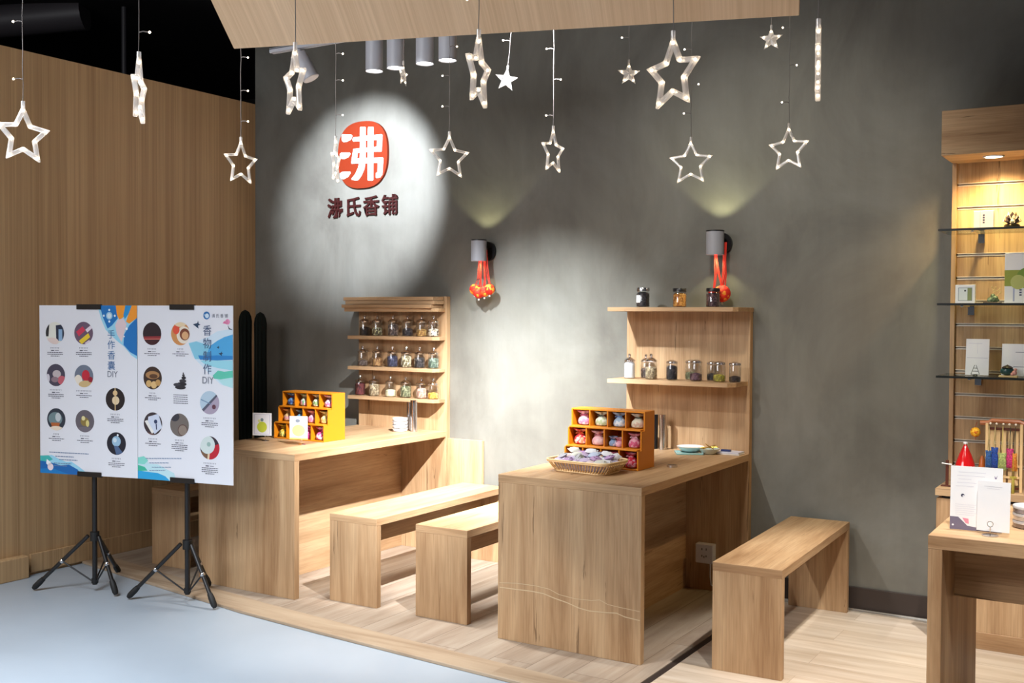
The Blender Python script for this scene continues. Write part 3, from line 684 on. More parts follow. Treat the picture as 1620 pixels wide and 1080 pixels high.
# ------------------------------------------------------------------ tripod stands
def tripod(label, px, py, feet, bx, by, rz, zb, ztop):
    t = thing('display_stand', label, 'stand', (px, py, 0), 0, 'black tripod display stands')
    hub = 0.285; low = 0.045
    m = MB(); m.tube([(0, 0, low - 0.02), (0, 0, 0.62)], 0.0135, 14); m.tube([(0, 0, 0.60), (0, 0, ztop)], 0.010, 12); m.build('pole', BLACK, t, True)
    m = MB(); m.tube([(0, 0, hub - 0.025), (0, 0, hub + 0.022)], 0.024, 16); m.build('collar', RUBBER, t, True)
    m = MB(); m.tube([(0, 0, low - 0.012), (0, 0, low + 0.012)], 0.018, 14); m.build('lower_collar', RUBBER, t, True)
    for fx, fy, fz in feet:
        d = Vector((fx - px, fy - py, 0)); L = d.length; d.normalize(); P = Vector((0, 0, hub)) + d * 0.035; F = Vector((fx - px, fy - py, fz + 0.014))
        m = MB(); m.tube([P, F], 0.0105, 10); lg = m.build('leg', BLACK, t, True)
        k = (F - P).normalized(); m = MB(); m.tube([F - k * 0.075, F - k * 0.05, F - k * 0.012, F + k * 0.002], [0.013, 0.016, 0.0155, 0.010], 12); m.build('rubber_foot', RUBBER, lg, True)
        Mx = P.lerp(F, 0.48); m = MB(); m.tube([Mx, Vector((0, 0, low)) + d * 0.018], 0.0045, 8); m.build('brace', BLACK, t, True)
        m = MB(); m.ball(Mx + Vector((0, 0, 0)), 0.0145, 8); m.build('rivet', STEEL, lg, True)
    R_ = Matrix.Rotation(rz, 4, 'Z')
    for z0, z1, nm in ((zb - 0.006, zb + 0.02, 'lower_clip'), (ztop - 0.021, ztop + 0.006, 'upper_clip')):
        m = MB(); loc = Matrix.Translation((bx - px, by - py, 0)) @ R_
        m.box((-0.075, -0.0075, z0), (0.075, -0.0035, z1), mt=loc); m.box((-0.075, 0.0062, z0), (0.075, 0.0095, z1), mt=loc)
        zz = z0 if nm == 'lower_clip' else z1 - 0.005
        m.box((-0.075, -0.0035, zz), (0.075, 0.0062, zz + 0.005), mt=loc); m.box((-0.012, 0.0095, z0), (0.012, 0.05, z0 + 0.02), mt=loc)
        m.build(nm, BLACK, t)
    return t
ang1 = math.atan2(0.15, 0.595); ang2 = math.atan2(0.105, 0.585)
P0 = Vector((-5.182, -1.905, 0)); P1 = Vector((-4.583, -1.753, 0)); P1b = Vector((-4.5815, -1.7525, 0))
d1 = Vector((math.cos(ang1), math.sin(ang1), 0)); n1 = Vector((math.sin(ang1), -math.cos(ang1), 0))
d2 = Vector((math.cos(ang2), math.sin(ang2), 0)); n2 = Vector((math.sin(ang2), -math.cos(ang2), 0))
c1 = P0 + d1 * 0.32; p1 = c1 - n1 * 0.035
tripod('black tripod stand holding the left poster board', p1.x, p1.y, [(-5.167, -1.96, -0.014), (-4.70, -1.80, -0.014), (-5.10, -1.47, -0.014)], c1.x, c1.y, ang1, 0.612, 1.512)
c2 = P1b + d2 * 0.285; p2 = c2 - n2 * 0.035
tripod('black tripod stand holding the right poster board', p2.x, p2.y, [(-4.597, -1.804, -0.014), (-4.072, -1.70, -0.014), (-4.39, -1.445, 0.0)], c2.x, c2.y, ang2, 0.612, 1.512)

# ------------------------------------------------------------------ poster boards
class Canvas:
    """flat printed shapes; u to the right, v down from the upper left corner, metres"""
    def __init__(s, w_, h_): s.w = w_; s.h = h_; s.m = MB()
    def P(s, u, v, k): return (u, -0.0002 * k - 0.0003, s.h - v)
    def poly(s, pts, col, k=1, clip=None):
        if clip is None: clip = [(0, 0), (s.w, 0), (s.w, s.h), (0, s.h)]
        out = list(pts)
        # Sutherland-Hodgman against the convex clip polygon
        area_ = sum(a[0] * b[1] - b[0] * a[1] for a, b in zip(clip, clip[1:] + clip[:1]))
        cl = clip if area_ > 0 else clip[::-1]
        for a, b in zip(cl, cl[1:] + cl[:1]):
            inp, out = out, []
            if not inp: break
            side = lambda p: (b[0] - a[0]) * (p[1] - a[1]) - (b[1] - a[1]) * (p[0] - a[0])
            for p, q in zip(inp, inp[1:] + inp[:1]):
                sp, sq = side(p), side(q)
                if sp >= 0: out.append(p)
                if (sp >= 0) != (sq >= 0):
                    t_ = sp / (sp - sq); out.append((p[0] + (q[0] - p[0]) * t_, p[1] + (q[1] - p[1]) * t_))
        if len(out) > 2: s.m.poly([s.P(u, v, k) for u, v in out], 0, col)
    def rect(s, u0, v0, u1, v1, col, k=1, clip=None): s.poly([(u0, v0), (u1, v0), (u1, v1), (u0, v1)], col, k, clip)
    def disc(s, u, v, r, n=28, rv=None): return [(u + r * math.cos(2 * PI * i / n), v + (rv or r) * math.sin(2 * PI * i / n)) for i in range(n)]
    def circ(s, u, v, r, col, k=1, clip=None, rv=None): s.poly(s.disc(u, v, r, rv=rv), col, k, clip)
    def build(s, name, parent, loc=None): return s.m.build(name, PRINT, parent, loc=loc)
def C(*a): return S(*a)
def picture(parent, W_, H_, u, v, r, bg, shapes, cap, rows):
    cv = Canvas(W_, H_); D_ = cv.disc(u, v, r); cv.poly(D_, C(*bg), 1)
    for i, sh in enumerate(shapes):
        k = 2 + i
        if sh[0] == 'c': cv.circ(u + sh[1] * r, v + sh[2] * r, sh[3] * r, C(*sh[4]), k, D_)
        elif sh[0] == 'e': cv.circ(u + sh[1] * r, v + sh[2] * r, sh[3] * r, C(*sh[5]), k, D_, rv=sh[4] * r)
        else: cv.poly([(u + a * r, v + b * r) for a, b in sh[1]], C(*sh[2]), k, D_)
    cv.build('round_picture', parent)
    # caption: blurred lines of print
    cv = Canvas(W_, H_); rr = random.Random(int(u * 1000 + v * 77))
    wch = 0.0088; n_ = cap; x = u - n_ * wch * 0.56
    for i in range(n_):
        a = x + i * wch * 1.12
        cv.rect(a, v + r + 0.017, a + wch * 0.75, v + r + 0.0185, C(92, 92, 112)); cv.rect(a + 0.002, v + r + 0.0205, a + wch * 0.7, v + r + 0.022, C(110, 108, 125)); cv.rect(a + wch * 0.3, v + r + 0.016, a + wch * 0.42, v + r + 0.025, C(100, 100, 120))
    z = v + r + 0.031
    cv.rect(u - 0.026, z, u - 0.006, z + 0.005, C(75, 75, 90)); cv.rect(u - 0.001, z + 0.001, u + 0.024, z + 0.004, C(110, 110, 125))
    for j in range(rows):
        z = v + r + 0.042 + j * 0.0095; L_ = 0.05 if j < rows - 1 else 0.028; x = u - L_
        while x < u + L_:
            q = rr.uniform(0.006, 0.016); cv.rect(x, z, min(x + q, u + L_), z + 0.0042, C(98, 98, 112)); x += q + 0.002
    cv.build('caption', parent)
PB_H = 0.90
# --- left board
tl = thing('poster_board', 'left white poster board with eight round pictures and a blue and orange splash', 'poster board', (P0.x, P0.y, 0.612), ang1)
WL = (P1 - P0).length
m = MB(); m.box((0, 0, 0), (WL, 0.005, PB_H)); m.build('foam_board', BOARD, tl)
def L(px, py): return ((px - 61) / 156 * WL, (py - 483) / 267.5 * PB_H)
cv = Canvas(WL, PB_H)
def Lp(pts): return [L(a, b) for a, b in pts]
BL = C(8, 112, 186); BL2 = C(24, 140, 205); CY = C(150, 208, 232); ORG = C(240, 150, 40); PK = C(222, 200, 205)
cv.poly(Lp([(155, 483), (217, 483), (217, 566), (208, 560), (196, 546), (188, 540), (176, 529), (168, 521), (161, 505)]), CY, 1)
cv.poly(Lp([(159, 483), (184, 483), (187, 503), (178, 514), (171, 519), (163, 500)]), BL, 2)
cv.poly(Lp([(184, 483), (199, 483), (197, 500), (190, 506), (186, 498)]), ORG, 3)
cv.poly(Lp([(199, 483), (209, 483), (205, 495), (198, 504), (196, 498)]), BL2, 4)
cv.poly(Lp([(209, 483), (217, 483), (217, 502), (205, 511), (200, 508), (204, 496)]), ORG, 4)
cv.poly(Lp([(217, 502), (217, 561), (206, 555), (196, 544), (197, 528), (205, 514)]), BL, 5)
cv.poly(Lp([(187, 505), (196, 503), (201, 512), (197, 526), (193, 540), (186, 528), (183, 514)]), PK, 6)
cv.circ(*L(201, 519), 0.007, C(245, 245, 248), 7); cv.circ(*L(197, 531), 0.004, C(240, 240, 245), 7)
# little round emblem
u0, v0 = L(174, 499); cv.circ(u0, v0, 0.020, C(150, 200, 228), 7); cv.circ(u0, v0, 0.013, C(215, 228, 236), 8)
for a in range(4): cv.circ(u0 + 0.034 * math.cos(a * PI / 2), v0 + 0.030 * math.sin(a * PI / 2), 0.006, C(215, 235, 245), 8)
cv.build('splash_print', tl); cv = Canvas(WL, PB_H)
cv.poly(Lp([(61, 725), (80, 721), (92, 727), (104, 731), (112, 730), (125, 738), (136, 746), (140, 752), (61, 752)]), CY, 1)
cv.poly(Lp([(61, 723), (75, 722), (82, 728), (72, 733), (61, 732)]), C(60, 178, 176), 2)
cv.poly(Lp([(61, 731), (78, 733), (95, 737), (108, 735), (122, 742), (130, 752), (61, 752)]), C(14, 98, 172), 3)
cv.poly(Lp([(61, 744), (80, 742), (100, 748), (118, 752), (61, 752)]), C(10, 120, 190), 4)
cv.circ(*L(78, 740), 0.019, C(230, 214, 220), 5); cv.poly(Lp([(72, 728), (79, 733), (76, 740), (71, 735)]), C(238, 240, 244), 5)
for j, (a, b, y) in enumerate(((76, 140, 716), (86, 116, 722), (92, 122, 727), (84, 112, 733), (84, 105, 737))):
    x = a
    while x < b:
        q = random.uniform(2, 5); u_, v_ = L(x, y); u2, v2 = L(min(x + q, b), y + 1.3); cv.rect(u_, v_, u2, v2, C(105, 125, 160), 6); x += q + 0.7
cv.build('wave_print', tl)
for i, c in enumerate('手作香囊'):
    u_, v_ = L(170.5, 533.5 + i * 16.2); text_mesh(c, 'title_character', tl, 0.050, (u_, -0.0018, PB_H - v_), plain('title_blue', S(58, 108, 160), 0.6), depth=0.0)
u_, v_ = L(170, 594.5); text_mesh('DIY', 'title_letters', tl, 0.046, (u_, -0.0018, PB_H - v_), INKGREY, depth=0.0, sx=0.9)
pics = [
 (86.4, 527, (225, 225, 215), [('p', [(-1, -.6), (-.6, -.9), (-.7, .3), (-1, .3)], (35, 35, 40)), ('p', [(.1, -.7), (1, -.8), (1, .7), (.15, .7)], (30, 42, 66)), ('p', [(.4, -.35), (.8, -.35), (.8, .7), (.4, .7)], (140, 175, 210)), ('e', -.3, .75, .7, .35, (226, 206, 200))], 6, 3),
 (132.8, 526.4, (104, 82, 104), [('p', [(-.8, -.1), (-.1, -.6), (.2, -.25), (-.5, .3)], (204, 52, 84)), ('p', [(-.5, .7), (.5, .0), (.7, .35), (-.2, 1)], (232, 200, 50)), ('p', [(.2, -.3), (.9, -.8), (1, -.5), (.4, -.05)], (226, 214, 224)), ('p', [(.1, .9), (.6, .6), (.8, .8), (.3, 1)], (220, 205, 215))], 6, 3),
 (87.5, 593.6, (70, 66, 84), [('e', .1, -.1, .45, .35, (190, 180, 182)), ('e', .65, .45, .45, .4, (196, 96, 110)), ('e', -.85, .3, .2, .4, (210, 205, 215)), ('e', -.1, .4, .4, .25, (140, 118, 128))], 8, 3),
 (133, 594, (108, 118, 136), [('e', .2, -.05, .42, .5, (190, 38, 58)), ('e', -.6, .5, .45, .6, (232, 222, 206)), ('e', .2, .75, .75, .35, (206, 178, 128)), ('c', .7, .3, .25, (150, 30, 50))], 10, 2),
 (87.8, 664, (44, 52, 66), [('e', -.1, -.05, .75, .6, (110, 134, 140)), ('e', .2, -.2, .3, .4, (190, 196, 200)), ('p', [(-.6, .3), (.4, .3), (.3, .7), (-.2, .85), (-.5, .6)], (178, 98, 52)), ('e', 0, 1, .9, .4, (234, 216, 196))], 4, 2),
 (134, 665, (98, 92, 100), [('e', 0, .05, .45, .4, (136, 116, 62)), ('e', -.15, -.25, .2, .2, (222, 212, 156)), ('e', .3, .2, .18, .3, (214, 200, 130)), ('e', 0, .85, 1, .35, (112, 106, 116))], 6, 2),
 (182.5, 629, (30, 22, 26), [('c', .05, .1, .38, (222, 200, 164)), ('c', 0, -.55, .24, (214, 182, 134)), ('p', [(-.04, -1), (.04, -1), (.04, 1), (-.04, 1)], (220, 190, 140))], 6, 3),
 (184, 698, (26, 28, 42), [('c', 0, -.2, .46, (150, 186, 212)), ('c', -.15, -.3, .2, (206, 222, 232)), ('c', .15, -.75, .1, (230, 235, 240)), ('p', [(-.25, .2), (.15, .2), (.7, .8), (0, 1)], (76, 100, 138))], 6, 3)]
for (x, y, bg, sh, cap, rows) in pics:
    u_, v_ = L(x, y); picture(tl, WL, PB_H, u_, v_, 0.0595, bg, sh, cap, rows)
# --- right board
tr = thing('poster_board', 'right white poster board with blue mountains, swallows and a pink flower', 'poster board', (P1b.x, P1b.y, 0.612), ang2)
WR = 0.594
m = MB(); m.box((0, 0, 0), (WR, 0.005, PB_H)); m.build('foam_board', BOARD, tr)
def Rr(px, py):
    return ((px - 217) / 152.0 * WR, (py - 481.5) / (274 + (px - 217) / 152 * 11.0) * PB_H)
def Rp(pts): return [Rr(a, b) for a, b in pts]
cv = Canvas(WR, PB_H)
cv.poly(Rp([(300, 540), (318, 536), (332, 530), (345, 522), (369, 518), (369, 612), (350, 606), (335, 592), (322, 578), (306, 562)]), C(205, 224, 238), 1)
cv.poly(Rp([(300, 541), (312, 538), (322, 541), (338, 546), (345, 552), (345, 566), (310, 566)]), C(130, 196, 220), 2)
cv.poly(Rp([(334, 545), (345, 537), (356, 531), (369, 527), (369, 566), (325, 566)]), C(74, 164, 218), 3)
cv.poly(Rp([(315, 560), (330, 561), (345, 560), (369, 561), (369, 567), (345, 568), (318, 567)]), C(38, 128, 196), 4)
cv.poly(Rp([(318, 568), (369, 568), (369, 584), (345, 580), (325, 574)]), C(150, 212, 228), 4)
cv.poly(Rp([(338, 592), (346, 584), (356, 586), (369, 584), (369, 595), (350, 598), (340, 597)]), C(92, 196, 172), 5)
cv.poly(Rp([(345, 598), (369, 595), (369, 612), (354, 607)]), C(176, 222, 226), 4)
for (x, y, s) in ((312, 511, 1.0), (350, 557, 0.62), (346, 547, 0.4)):
    cv.poly(Rp([(x - 5 * s, y), (x + 2 * s, y - 2 * s), (x + 3 * s, y - 6 * s), (x + 4 * s, y - 1 * s), (x + 7 * s, y + .5 * s), (x + 3 * s, y + 2 * s), (x + 4 * s, y + 7 * s), (x - 1 * s, y + 3 * s)]), C(34, 62, 92), 6)
for a in range(5):
    q = a * 1.1 + 0.4; cv.poly(Rp([(361, 511), (361 + 6 * math.cos(-q), 511 - 4 - 5 * math.sin(q) * .5), (361 + 7.5 * math.cos(-q - .4), 511 - 7 * abs(math.sin(q + .3)))]), C(236, 130, 176), 6)
cv.circ(*Rr(361, 507), 0.014, C(238, 150, 190), 6); cv.poly(Rp([(361, 512), (364, 517), (368, 519), (368, 520), (363, 519)]), C(60, 66, 80), 7)
cv.build('mountain_print', tr); cv = Canvas(WR, PB_H)
cv.poly(Rp([(217, 724), (228, 722), (236, 732), (250, 733), (262, 740), (276, 747), (280, 760), (217, 757)]), C(190, 224, 232), 1)
cv.poly(Rp([(217, 722), (227, 720), (234, 727), (228, 733), (217, 732)]), C(130, 212, 200), 2)
cv.poly(Rp([(217, 734), (228, 737), (233, 743), (217, 744)]), C(60, 180, 150), 3)
cv.poly(Rp([(217, 743), (234, 745), (250, 747), (262, 752), (272, 762), (217, 760)]), C(40, 160, 214), 4)
for j, (a, b, y) in enumerate(((230, 288, 723), (236, 268, 730), (240, 272, 737), (236, 262, 742))):
    x = a
    while x < b:
        q = random.uniform(2, 5); u_, v_ = Rr(x, y); u2, v2 = Rr(min(x + q, b), y + 1.4); cv.rect(u_, v_, u2, v2, C(115, 140, 175), 6); x += q + 0.7
cv.build('river_print', tr); cv = Canvas(WR, PB_H)
u0, v0 = Rr(328.5, 497); cv.circ(u0, v0, 0.020, C(36, 112, 176), 7); cv.circ(u0 + 0.003, v0 + 0.002, 0.012, C(206, 224, 236), 8)
cv.rect(u0 - 0.016, v0 - 0.004, u0 + 0.004, v0 - 0.001, C(206, 224, 236), 9)
cv.build('emblem_print', tr)
for i, c in enumerate('沸氏香铺'):
    u_, v_ = Rr(336.5 + i * 6.6, 500); text_mesh(c, 'small_character', tr, 0.021, (u_, -0.0024, PB_H - v_), INKGREY, depth=0.0)
for i, c in enumerate('香物制作'):
    u_, v_ = Rr(322.5, 527.5 + i * 20.3); text_mesh(c, 'title_character', tr, 0.058, (u_, -0.0024, PB_H - v_), INKBLUE, depth=0.0, sx=0.95)
u_, v_ = Rr(321, 604.5); text_mesh('DIY', 'title_letters', tr, 0.050, (u_, -0.0024, PB_H - v_), INKGREY, depth=0.0, sx=0.9)
pics = [
 (241, 526, (38, 24, 34), [('p', [(-1, .25), (1, .2), (1, .5), (-1, .55)], (140, 46, 52)), ('p', [(-.9, .45), (1, .42), (1, .5), (-.9, .52)], (206, 110, 100)), ('p', [(-1, .6), (1, .6), (1, 1), (-1, 1)], (60, 22, 30))], 6, 2),
 (287, 526, (206, 142, 84), [('c', .35, .1, .75, (232, 222, 206)), ('c', .45, .05, .52, (120, 60, 40)), ('c', .5, .15, .35, (216, 166, 120)), ('e', -.45, -.35, .35, .4, (224, 82, 60)), ('e', 0, -.85, .6, .25, (228, 206, 170))], 4, 2),
 (241.7, 596, (58, 40, 34), [('e', 0, -.25, .75, .35, (168, 124, 80)), ('e', .1, -.15, .45, .2, (90, 60, 40)), ('c', -.4, .5, .3, (206, 168, 110)), ('c', .15, .6, .32, (216, 180, 124)), ('c', .6, .4, .28, (190, 148, 92))], 4, 2),
 (242, 668.6, (60, 50, 56), [('p', [(-.5, -.6), (.6, -.9), (1, .3), (.2, .9), (-.6, .2)], (206, 214, 232)), ('p', [(-.9, -.2), (-.6, -.3), (.1, .7), (-.1, .9)], (232, 230, 226)), ('c', .3, -.2, .18, (44, 58, 96)), ('p', [(.3, 0), (.42, 0), (.45, .5), (.35, .5)], (44, 58, 96)), ('p', [(-.7, .75), (.2, .9), (-.2, 1.1), (-.8, 1)], (116, 84, 80))], 6, 2),
 (285, 670.5, (110, 102, 98), [('e', -.5, -.7, .5, .4, (52, 52, 62)), ('c', .35, .45, .52, (92, 66, 60)), ('c', .35, .45, .44, (140, 126, 116))], 6, 4),
 (332.8, 635, (176, 198, 214), [('p', [(-.8, .8), (1, -.7), (1, 1), (-.6, 1)], (168, 156, 176)), ('p', [(-.9, .7), (.9, -.9), (1, -.75), (-.75, .9)], (86, 88, 106)), ('c', .45, .35, .2, (96, 56, 70)), ('p', [(-.9, -.3), (.2, .1), (.2, .16), (-.9, -.2)], (110, 140, 170))], 8, 3),
 (333, 706.7, (52, 40, 52), [('p', [(.1, -.1), (1, -.4), (1, 1), (-.2, 1)], (186, 30, 48)), ('p', [(-1, .3), (-.1, .5), (-.1, 1), (-1, 1)], (120, 88, 66)), ('c', -.25, -.25, .78, (206, 218, 216)), ('c', -.1, -.3, .2, (150, 178, 172)), ('p', [(-.2, .5), (0, .5), (-.05, 1), (-.25, 1)], (226, 204, 170))], 8, 4)]
for (x, y, bg, sh, cap, rows) in pics:
    u_, v_ = Rr(x, y); picture(tr, WR, PB_H, u_, v_, 0.0590, bg, sh, cap, rows)
# stacked pebbles picture
u_, v_ = Rr(287, 600); cv = Canvas(WR, PB_H)
for (a, b, rx, ry, g) in ((0, .035, .034, .010, 40), (-.022, .022, .022, .009, 60), (.008, .018, .03, .010, 34), (.014, .002, .022, .009, 52), (.02, -.014, .014, .008, 36), (.018, -.027, .008, .006, 56), (.017, -.037, .004, .005, 30)):
    cv.circ(u_ + a, v_ + b, rx, C(g, g, g + 8), 2 + int((b + .04) * 100), rv=ry)
cv.build('pebble_picture', tr)
cv = Canvas(WR, PB_H); rr = random.Random(4)
for j in range(5):
    x = u_ - 0.045
    while x < u_ + 0.045:
        q = rr.uniform(0.006, 0.014); cv.rect(x, v_ + 0.072 + j * 0.0105, min(x + q, u_ + 0.045), v_ + 0.0762 + j * 0.0105, C(98, 98, 112)); x += q + 0.002
cv.build('caption', tr)

# ------------------------------------------------------------------ jars
def jar(label, x, y, z, mat, fill, r=0.034, h=0.088, lid='knob', group='glass jars on the shelves', layer=None):
    t = thing('glass_jar', label, 'jar', (x, y, z + 0.0006), 0, group)
    m = MB(); m.lathe([(r * 0.85, 0), (r, 0.004), (r, h * 0.86), (r * 0.9, h * 0.95), (r * 0.9, h)], (0, 0, 0), 20)
    m.f = [f for f in m.f if len(f) < 12 or min(f) < 20]; m.m = m.m[:len(m.f)]; m.c = m.c[:len(m.f)]
    m.build('body', GLASS, t, True)
    if lid == 'knob':
        m = MB(); m.lathe([(r * 0.98, h), (r * 1.02, h + 0.004), (r * 0.92, h + 0.011), (r * 0.45, h + 0.020), (r * 0.18, h + 0.024), (r * 0.16, h + 0.028), (r * 0.30, h + 0.034), (r * 0.24, h + 0.041), (0.0001, h + 0.044)], (0, 0, 0), 20); m.build('lid', JLID, t, True)
    elif lid == 'flat':
        m = MB(); m.lathe([(r * 1.02, h), (r * 1.04, h + 0.003), (r * 0.95, h + 0.012), (r * 0.3, h + 0.018), (0.0001, h + 0.018)], (0, 0, 0), 20); m.build('lid', JLID, t, True)
    else:
        m = MB(); m.lathe([(r * 0.99, h), (r * 0.99, h + 0.016), (r * 0.95, h + 0.018), (0.0001, h + 0.018)], (0, 0, 0), 24); m.build('lid', lid, t, True)
    hh = h * fill; f = lambda rr, zz, a: rr * (1 + 0.02 * math.sin(5 * a + zz * 200))
    if fill > 0:
        m = MB(); m.lathe([(r * 0.82, 0.003), (r * 0.95, 0.007), (r * 0.95, hh * 0.9), (r * 0.7, hh), (r * 0.3, hh + 0.003), (0.0001, hh + 0.004)], (0, 0, 0), 18, fn=f); m.build('contents', mat, t, True)
    return t
JLID = glassy('jar_lid_glass', (0.86, 0.84, 0.88, 1), 0.5)
sp = lambda n, *c: speckle(n, [S(*x) for x in c], 95)
CONT = {
 'dark brown bark': sp('c1', (60, 44, 38), (84, 60, 50), (44, 32, 28)),
 'pale green and cream seeds': sp('c2', (206, 200, 150), (228, 222, 190), (150, 150, 100), (90, 80, 60)),
 'greyish brown roots': sp('c3', (110, 92, 84), (150, 132, 122), (70, 56, 52)),
 'near-black resin lumps': sp('c4', (44, 38, 42), (62, 54, 58), (30, 26, 30)),
 'golden yellow pieces': sp('c5', (184, 142, 74), (202, 166, 100), (140, 100, 50)),
 'white and black slices': sp('c6', (228, 220, 206), (70, 60, 56), (206, 192, 170)),
 'grey brown powdery pieces': sp('c7', (120, 104, 96), (140, 124, 116), (90, 76, 70)),
 'orange brown flowers': sp('c8', (150, 108, 66), (116, 76, 48), (174, 136, 88)),
 'dark blue petals': sp('c9', (62, 64, 92), (84, 86, 114), (44, 46, 68)),
 'creamy white slices': sp('c10', (236, 228, 200), (218, 206, 170), (120, 108, 80)),
 'dark grey peppercorns': sp('c11', (66, 60, 60), (90, 84, 82), (40, 36, 38)),
 'blue green leaves': sp('c12', (108, 124, 108), (138, 152, 136), (74, 88, 76)),
 'deep red berries': sp('c13', (84, 28, 34), (62, 20, 26), (112, 50, 50)),
 'beige grains': sp('c14', (176, 158, 126), (200, 184, 154), (136, 118, 92)),
 'pale cream petals at the bottom': sp('c15', (240, 236, 204), (222, 216, 176), (236, 228, 190)),
 'green leaf bits': sp('c16', (136, 138, 104), (164, 164, 130), (96, 98, 70)),
 'pinkish bark strips': sp('c17', (206, 168, 150), (222, 188, 172), (170, 130, 112)),
 'bright yellow petals at the bottom': sp('c18', (220, 176, 64), (230, 196, 104), (180, 132, 50))}
rows = [('top', 1.335, [(-4.439, 'dark brown bark', .62), (-4.335, 'pale green and cream seeds', .58), (-4.207, 'greyish brown roots', .85), (-4.092, 'near-black resin lumps', .55), (-3.984, 'golden yellow pieces', .5), (-3.892, 'white and black slices', .55)]),
        ('middle', 1.139, [(-4.454, 'grey brown powdery pieces', .4), (-4.334, 'orange brown flowers', .62), (-4.212, 'dark blue petals', .78), (-4.102, 'creamy white slices', .82), (-3.998, 'dark grey peppercorns', .72), (-3.891, 'blue green leaves', .7)]),
        ('bottom', 0.950, [(-4.475, 'deep red berries', .88), (-4.36, 'beige grains', .85), (-4.227, 'pale cream petals at the bottom', .5), (-4.106, 'green leaf bits', .8), (-3.983, 'pinkish bark strips', .7), (-3.895, 'bright yellow petals at the bottom', .42)])]
for nm, z, lst in rows:
    for x, c, fl in lst:
        jar('knobbed glass jar of %s on the %s jar shelf' % (c, nm), x, -0.09, z, CONT[c], fl, group='knobbed glass jars on the left shelf unit')
WHT = plain('white_powder', S(240, 240, 244), 0.7)
GB = 'jars on the middle shelf behind the front table'
jar('tall glass jar full of white powder at the left end of the shelf', -2.52, -0.17, 1.130, WHT, .95, 0.030, 0.092, group=GB)
jar('glass jar partly hidden behind the cream-filled jar', -2.462, -0.085, 1.130, CONT['greyish brown roots'], .6, 0.029, 0.088, group=GB)
jar('glass jar filled with cream pieces next to the white powder jar', -2.392, -0.17, 1.130, CONT['beige grains'], .7, 0.032, 0.094, group=GB)
jar('glass jar filled to the brim with black grains', -2.272, -0.17, 1.130, CONT['near-black resin lumps'], .86, 0.030, 0.088, 'flat', GB)
jar('glass jar with a little pale content left of the purple-filled jar', -2.20, -0.085, 1.130, CONT['green leaf bits'], .45, 0.030, 0.09, 'flat', GB)
jar('glass jar with dark purple content in the lower half', -2.136, -0.17, 1.130, sp('c20', (80, 50, 66), (60, 36, 50), (110, 80, 92)), .42, 0.032, 0.094, 'flat', GB)
jar('glass jar with dark grains standing behind the yellow-green one', -2.078, -0.085, 1.130, CONT['dark grey peppercorns'], .42, 0.029, 0.086, 'flat', GB)
jar('glass jar with a little yellow-green content', -2.007, -0.17, 1.130, sp('c21', (186, 176, 60), (206, 196, 100), (140, 130, 50)), .4, 0.032, 0.09, 'flat', GB)
jar('rightmost glass jar on the shelf, one third full of dark grains', -1.925, -0.165, 1.130, CONT['dark brown bark'], .35, 0.030, 0.088, 'flat', GB)
GT = 'screw-top jars on the top shelf'
BLKLID = plain('black_lid', S(30, 26, 28), 0.35)
j = jar('dark jar with silver screw lid and white label on the top shelf', -2.453, -0.15, 1.517, CONT['near-black resin lumps'], .9, 0.036, 0.088, STEEL, GT)
m = MB(); n = 8
vs = [];
for k in range(n + 1):
    a = -PI / 2 - 0.9 + k * 0.9 / n; vs += [(0.0366 * math.cos(a), 0.0366 * math.sin(a), 0.025), (0.0366 * math.cos(a), 0.0366 * math.sin(a), 0.065)]
m.add(vs, [(2 * k, 2 * k + 2, 2 * k + 3, 2 * k + 1) for k in range(n)]); m.build('label', PAPER, j)
jar('jar of amber nuts with a black lid in the middle of the top shelf', -2.240, -0.15, 1.517, sp('c22', (196, 128, 52), (160, 94, 36), (222, 164, 84)), .9, 0.036, 0.082, BLKLID, GT)
jar('jar of dark purple grains with a black lid under the right wall lamp', -2.053, -0.15, 1.517, sp('c23', (70, 44, 52), (110, 84, 92), (50, 30, 38)), .9, 0.036, 0.082, BLKLID, GT)

